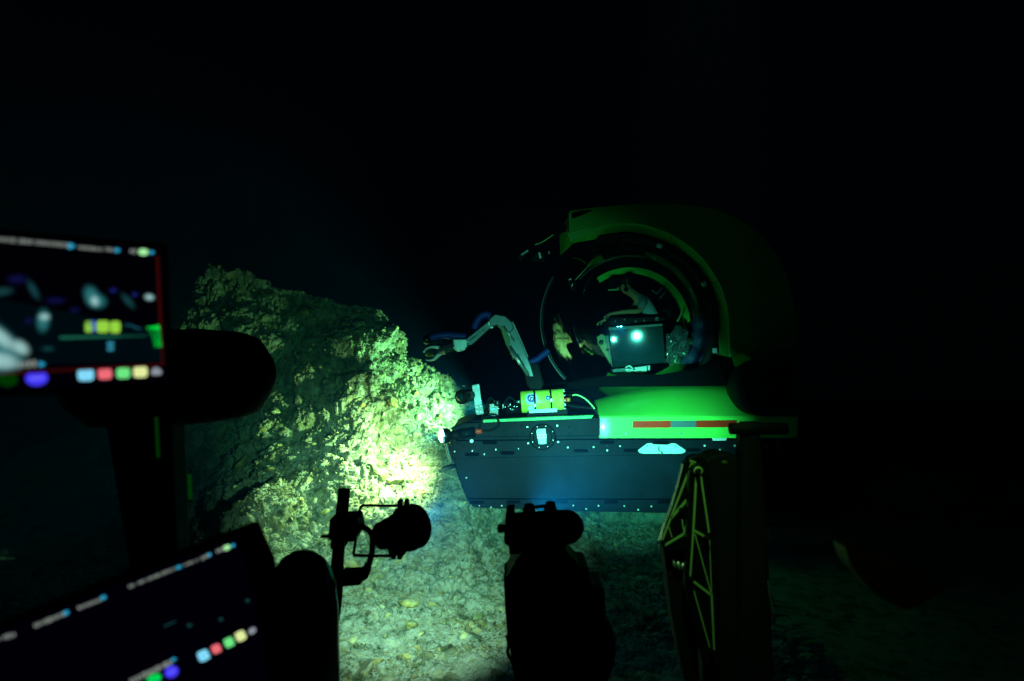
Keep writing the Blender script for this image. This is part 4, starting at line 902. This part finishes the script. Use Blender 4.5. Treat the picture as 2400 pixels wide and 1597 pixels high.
# ------------------------------------------------------------------ MONITORS
def monitor(name, label, p3, case, screen, items, back=0.02):
    a, b, c = [P(*q_) for q_ in p3]; n = (b - a).cross(c - a).normalized()
    if n.y > 0: n = -n
    def at(x, y, lift=0.0): return on_plane(x, y, a + n * lift, n)
    root = thing(name, at(*screen[0]) * 1.0, label, "monitor")
    def plate(pts, lift, th, m, nm, par):
        f_ = [at(x, y, lift) for x, y in pts]; b_ = [v - n * th for v in f_]; k = len(f_)
        return obj(nm, MB().add(f_ + b_, [tuple(range(k)), tuple(range(2*k-1, k-1, -1))] + [(i, (i+1) % k, (i+1) % k + k, i + k) for i in range(k)]), m, par)
    plate(case, -0.002, back, 'black', "case", root)
    scr = plate(screen, 0.0, 0.0015, items['bg'], "screen", root)
    for nm, m, polys in items['shapes']:
        lift = 0.0006
        groups_ = [pl if isinstance(pl, R_) else [pl] for pl in polys]
        for gi, g_ in enumerate(groups_):
            mbp = MB(); up_l = lift + 0.0001 * gi + (0.001 if "highlight" in nm or nm == "icon_bar" else 0)
            for pl in g_:
                f_ = [at(x, y, up_l) for x, y in pl]; mbp.add(f_, [tuple(range(len(f_)))])
            obj(nm, mbp, m, scr)
    return root, scr
class R_(list): pass
def row(x0, y0, x1, y1, h, seed=0, gap=.28):
    r = random.Random(seed); L = math.hypot(x1-x0, y1-y0); ux, uy = (x1-x0)/L, (y1-y0)/L; nx, ny = -uy, ux; t = 0; out = []
    while t < L:
        w_ = r.uniform(.25, .6) * h
        if r.random() < .14: t += w_; continue
        hh = h * r.uniform(.65, 1.0) / 2; q_ = []
        for a_, s_ in ((t, -1), (t+w_, -1), (t+w_, 1), (t, 1)): q_.append((x0+ux*a_+nx*hh*s_, y0+uy*a_+ny*hh*s_))
        out.append(q_); t += w_ + gap*h
    return [R_(out)]
def ell(cx, cy, rx, ry, rot=0, n=20):
    c_, s_ = math.cos(R(rot)), math.sin(R(rot)); return [(cx + rx*math.cos(2*math.pi*k/n)*c_ - ry*math.sin(2*math.pi*k/n)*s_, cy + rx*math.cos(2*math.pi*k/n)*s_ + ry*math.sin(2*math.pi*k/n)*c_) for k in range(n)]
def arrow(x, y, s, rot=0):
    c_, s_ = math.cos(R(rot)), math.sin(R(rot)); return [(x + (a*c_ - b*s_)*s, y + (a*s_ + b*c_)*s) for a, b in [(-1, -.35), (0, -.35), (0, -.9), (1, 0), (0, .9), (0, .35), (-1, .35)]]
E_ = dict(text=emat('screen_text', (.62, .64, .6), .42), cyan=emat('screen_cyan', (.03, .42, .72), .8), lg=emat('screen_lime', (.45, .95, .40), .95), redl=emat('screen_red_line', (1, .05, .02), .035),
          blob=emat('screen_teal', (.06, .30, .33), .8), blob2=emat('screen_pale', (.30, .62, .70), .8), blobd=emat('screen_dim_teal', (.01, .05, .05), .9), yl=emat('screen_yellow', (.36, .72, .06), .9), bl=emat('screen_blue', (.03, .06, .6), .8),
          gr=emat('screen_green', (.0, .72, .06), 1.0), dk=emat('screen_dark_sea', (.0, .012, .018), .25), ln=emat('screen_line', (.02, .2, .12), .7), steelb=emat('screen_steel', (.04, .30, .45), .8),
          i_b=emat('icon_blue', (.25, .72, 1.0), 1.0), i_r=emat('icon_red', (1.0, .16, .20), .95), i_g=emat('icon_green', (.18, .85, .25), .95), i_y=emat('icon_yellow', (.9, .92, .38), .95), i_w=emat('icon_grey', (.35, .35, .42), .8),
          i_p=emat('icon_violet', (.06, .04, .95), 1.0), i_pd=emat('icon_violet_inner', (.18, .15, 1.0), 1.0), i_dg=emat('icon_dim_green', (.0, .05, .0), .6), bg=emat('screen_black', (.02, .01, .06), .02), bg2=emat('screen_night', (.02, .0, .16), .01), sgr=emat('icon_round_green', (.0, .8, .12), .8))
def rrect(cx, cy, w_, h, rot=0):
    c_, s_ = math.cos(R(rot)), math.sin(R(rot)); pts = []
    for k in range(24):
        a = 2*math.pi*k/24; x = math.copysign(abs(math.cos(a))**.5, math.cos(a))*w_/2; y = math.copysign(abs(math.sin(a))**.5, math.sin(a))*h/2
        pts.append((cx + x*c_ - y*s_, cy + x*s_ + y*c_))
    return pts
def softmat(name, col, st):
    m = bpy.data.materials.new(name); m.use_nodes = True; nt = m.node_tree; nt.nodes.clear()
    out = nt.nodes.new("ShaderNodeOutputMaterial"); mx = nt.nodes.new("ShaderNodeMixShader"); t = nt.nodes.new("ShaderNodeBsdfTransparent")
    e = nt.nodes.new("ShaderNodeEmission"); e.inputs[0].default_value = (*col, 1); e.inputs[1].default_value = st
    a = nt.nodes.new("ShaderNodeAttribute"); a.attribute_name = "fade"
    nt.links.new(a.outputs["Fac"], mx.inputs[0]); nt.links.new(t.outputs[0], mx.inputs[1]); nt.links.new(e.outputs[0], mx.inputs[2]); nt.links.new(mx.outputs[0], out.inputs[0]); return m
def tri_arrow(x, y, s): return [(x-s, y-s*.7), (x, y-s*.7), (x+s, y), (x, y+s*.7), (x-s, y+s*.7)]
shapes1 = [
 ("video_image", E_['dk'], [[(-60, 690), (378, 775), (382, 848), (-60, 858)]]),
 ("status_text", E_['text'], row(-60, 556, 158, 575, 11, 1) + row(184, 580, 236, 585, 9, 2) + row(248, 584, 268, 587, 11, 3) + row(301, 588, 318, 590, 12, 4) + row(-60, 864, 86, 852, 16, 5)),
 ("status_arrow", E_['cyan'], [tri_arrow(168, 577, 9), tri_arrow(276, 587, 7), tri_arrow(357, 592, 6), tri_arrow(99, 854, 8)]),
 ("battery_mark", E_['lg'], [ell(336, 591, 12, 8, 3)]),
 ("red_border", E_['redl'], [[(365, 600), (372, 601), (385, 853), (377, 854)], [(-60, 876), (385, 852), (385, 857), (-60, 883)]]),
 ("yellow_picture", E_['yl'], [rrect(209, 766, 20, 26), rrect(241, 766, 30, 28), rrect(270, 767, 24, 28)]),
 ("blue_picture", E_['bl'], [[(211, 752), (226, 752), (226, 778), (214, 778)], ell(265, 681, 7, 4), ell(316, 691, 6, 4)]),
 ("green_picture", E_['gr'], [[(342, 768), (374, 762), (380, 814), (362, 814), (356, 790)]]),
 ("line_picture", E_['ln'], [[(140, 789), (345, 785), (345, 789), (140, 795)]]),
 ("cord_picture", E_['steelb'], [[(292, 760), (306, 761), (332, 772), (331, 775), (305, 764), (292, 763)], rrect(259, 806, 16, 9), rrect(259, 818, 16, 9)]),
 ("blue_icon", E_['i_b'], [rrect(201, 879, 38, 28, -2)]), ("red_icon", E_['i_r'], [rrect(246, 877, 33, 25, -2)]), ("green_icon", E_['i_g'], [rrect(289, 875, 32, 25, -2)]), ("yellow_icon", E_['i_y'], [rrect(329, 872, 33, 26, -2)]),
 ("cloud_icon", E_['i_w'], [[(353, 873), (358, 864), (367, 861), (376, 866), (380, 873), (376, 879), (358, 880)]]),
 ("round_icon", E_['i_p'], [ell(86, 887, 27, 18, -3)]), ("icon_bar", E_['i_pd'], [[(70, 885), (102, 883), (102, 889), (70, 891)]]), ("dim_icon", E_['i_dg'], [ell(18, 890, 24, 17)]),
]
SOFT = [("rock_picture", (.03, .20, .22), .9, [(-15, 800, 105, 48, 38), (215, 694, 22, 32, -28), (226, 706, 30, 22, 10), (101, 752, 20, 34, 4), (-20, 850, 80, 34, 0)]),
        ("rock_highlight", (.38, .62, .62), .9, [(48, 815, 30, 20, 35), (0, 790, 60, 22, 38), (0, 845, 60, 26, 8), (222, 706, 13, 16, -25), (104, 743, 17, 11, 0), (350, 697, 15, 10, 10)]),
        ("dim_picture", (.01, .06, .07), .8, [(5, 684, 34, 13, -8), (78, 680, 12, 34, -30), (300, 706, 30, 11, 48), (112, 818, 20, 7, 0)]),
        ("blue_haze", (.01, .01, .10), .5, [(265, 681, 14, 8, 0), (316, 691, 12, 8, 0), (40, 655, 30, 14, 0), (130, 705, 30, 10, 0), (175, 727, 16, 8, 0), (68, 752, 14, 10, 0)])]
mon1 = monitor("monitor", "monitor at the left edge showing a sea scene above a row of colour icons", [(367, 585, .9), (380, 853, .9), (0, 553, .755)],
        [(-260, 515), (392, 572), (405, 905), (-260, 950)], [(-250, 528), (383, 582), (394, 893), (-250, 935)], dict(bg=E_['bg'], shapes=shapes1))
a_, b_, c_ = [P(*q_) for q_ in [(367, 585, .9), (380, 853, .9), (0, 553, .755)]]; n_ = (b_ - a_).cross(c_ - a_).normalized(); n_ = -n_ if n_.y > 0 else n_
lf = 0.0009
for nm, col, st, lst in SOFT:
    sm_ = softmat("screen_" + nm, col, st)
    for (cx, cy_, rx, ry, rot) in lst:
        lf += 0.00004; cen = on_plane(cx, cy_, a_ + n_ * lf, n_); vs = [cen]; fd = [1.0]; K = 28
        for q_, f_ in ((.45, .75), (.75, .25), (1.0, 0.0)):
            vs += [on_plane(x, y, a_ + n_ * lf, n_) for x, y in ell(cx, cy_, rx*q_, ry*q_, rot, K)]; fd += [f_] * K
        fs = [(0, 1+k, 1+(k+1) % K) for k in range(K)] + [(1+j*K+k, 1+(j+1)*K+k, 1+(j+1)*K+(k+1) % K, 1+j*K+(k+1) % K) for j in range(2) for k in range(K)]
        me_ = bpy.data.meshes.new(nm); me_.from_pydata([v - rootloc(mon1[1]) for v in vs], [], fs); at_ = me_.attributes.new("fade", 'FLOAT', 'POINT'); at_.data.foreach_set("value", fd)
        me_.materials.append(sm_); oo = bpy.data.objects.new(nm, me_); COL.objects.link(oo); oo.parent = mon1[1]
def u2(t, s):
    """second screen: t along the text row in px from its right end, s down the screen"""
    return (545 - t * .927, 1277 + t * .375 + s)
sl_ = -22
shapes2 = [
 ("status_text", E_['text'], row(302, 1376, 410, 1333, 8, 11) + row(432, 1325, 466, 1312, 7, 12) + row(472, 1310, 486, 1303, 10, 13) + row(507, 1293, 521, 1288, 10, 14) + row(178, 1428, 236, 1406, 9, 15) + row(80, 1468, 146, 1441, 11, 16) + row(-40, 1508, 32, 1488, 11, 17) + row(305, 1598, 400, 1553, 14, 18)),
 ("status_arrow", E_['cyan'], [ell(419, 1330, 7, 4, sl_), ell(490, 1301, 6, 4, sl_), ell(546, 1279, 5, 4, sl_), ell(242, 1401, 7, 5, sl_), ell(154, 1437, 8, 5, sl_), ell(407, 1546, 6, 4, sl_)]),
 ("battery_mark", E_['lg'], [ell(531, 1284, 10, 6, sl_)]),
 ("blue_icon", E_['i_b'], [rrect(477, 1537, 27, 25, -25)]), ("red_icon", E_['i_r'], [rrect(507, 1521, 22, 21, -25)]), ("green_icon", E_['i_g'], [rrect(537, 1506, 23, 22, -25)]), ("yellow_icon", E_['i_y'], [rrect(564, 1491, 24, 23, -25)]),
 ("cloud_icon", E_['i_w'], [ell(591, 1479, 10, 7, -38)]), ("round_icon", E_['i_p'], [ell(402, 1575, 17, 14, -25)]), ("icon_bar", E_['i_pd'], [[(394, 1577), (409, 1569), (411, 1572), (396, 1581)]]), ("green_round_icon", E_['sgr'], [ell(361, 1592, 18, 12, -25)]),
 ("dim_picture", E_['blobd'], [[(384, 1467), (411, 1455), (412, 1458), (386, 1470)], ell(580, 1408, 5, 4), ell(518, 1452, 5, 4), ell(444, 1466, 6, 4)]),
]
monitor("monitor", "tilted monitor at the bottom left with a dark screen and slanting text rows", [(552, 1262, 1.0), (612, 1478, 1.0), (0, 1490, .80)],
        [(-100, 1502), (606, 1222), (646, 1310), (690, 1640), (-100, 1760)], [(-95, 1518), (562, 1258), (610, 1470), (640, 1640), (-95, 1750)], dict(bg=E_['bg2'], shapes=shapes2))

# drifting specks in the lit water
pm = MB(); rs = random.Random(21); bmi = bmesh.new(); bmesh.ops.create_icosphere(bmi, subdivisions=1, radius=1.0)
iv = [v.co.copy() for v in bmi.verts]; if_ = [tuple(v.index for v in f.verts) for f in bmi.faces]; bmi.free()
for k in range(300):
    x = rs.gauss(960, 130) if k % 2 else rs.uniform(800, 1700); y = rs.gauss(950, 110) if k % 2 else rs.uniform(700, 1500)
    c_ = P(x, y, rs.uniform(5.2, 7.3)); q = rs.uniform(0.0009, 0.0022)
    if c_.z < 0.1: continue
    pm.add([c_ + v * q for v in iv], if_)
sn = obj("drifting_specks", pm, 'armgrey'); sn["kind"] = "stuff"; tag(sn, "tiny pale specks drifting in the lamp lit water", "particles")
# ------------------------------------------------------------------ WATER (haze)
hz = obj("haze", MB().box((0, 10, 2.0), (56, 36, 7.0)), 'black')
hz.data.materials.clear()
hm = bpy.data.materials.new("sea_water"); hm.use_nodes = True; nt = hm.node_tree; nt.nodes.clear()
ou = nt.nodes.new("ShaderNodeOutputMaterial"); pv_ = nt.nodes.new("ShaderNodeVolumePrincipled")
pv_.inputs["Density"].default_value = 0.12; pv_.inputs["Color"].default_value = (0.0, 0.05, 0.15, 1)
pv_.inputs["Absorption Color"].default_value = (0.0, 0.82, 0.66, 1); pv_.inputs["Anisotropy"].default_value = 0.5
nt.links.new(pv_.outputs[0], ou.inputs["Volume"]); hz.data.materials.append(hm)
hz["kind"] = "stuff"; tag(hz, "dark blue green sea water filling the whole scene", "water")
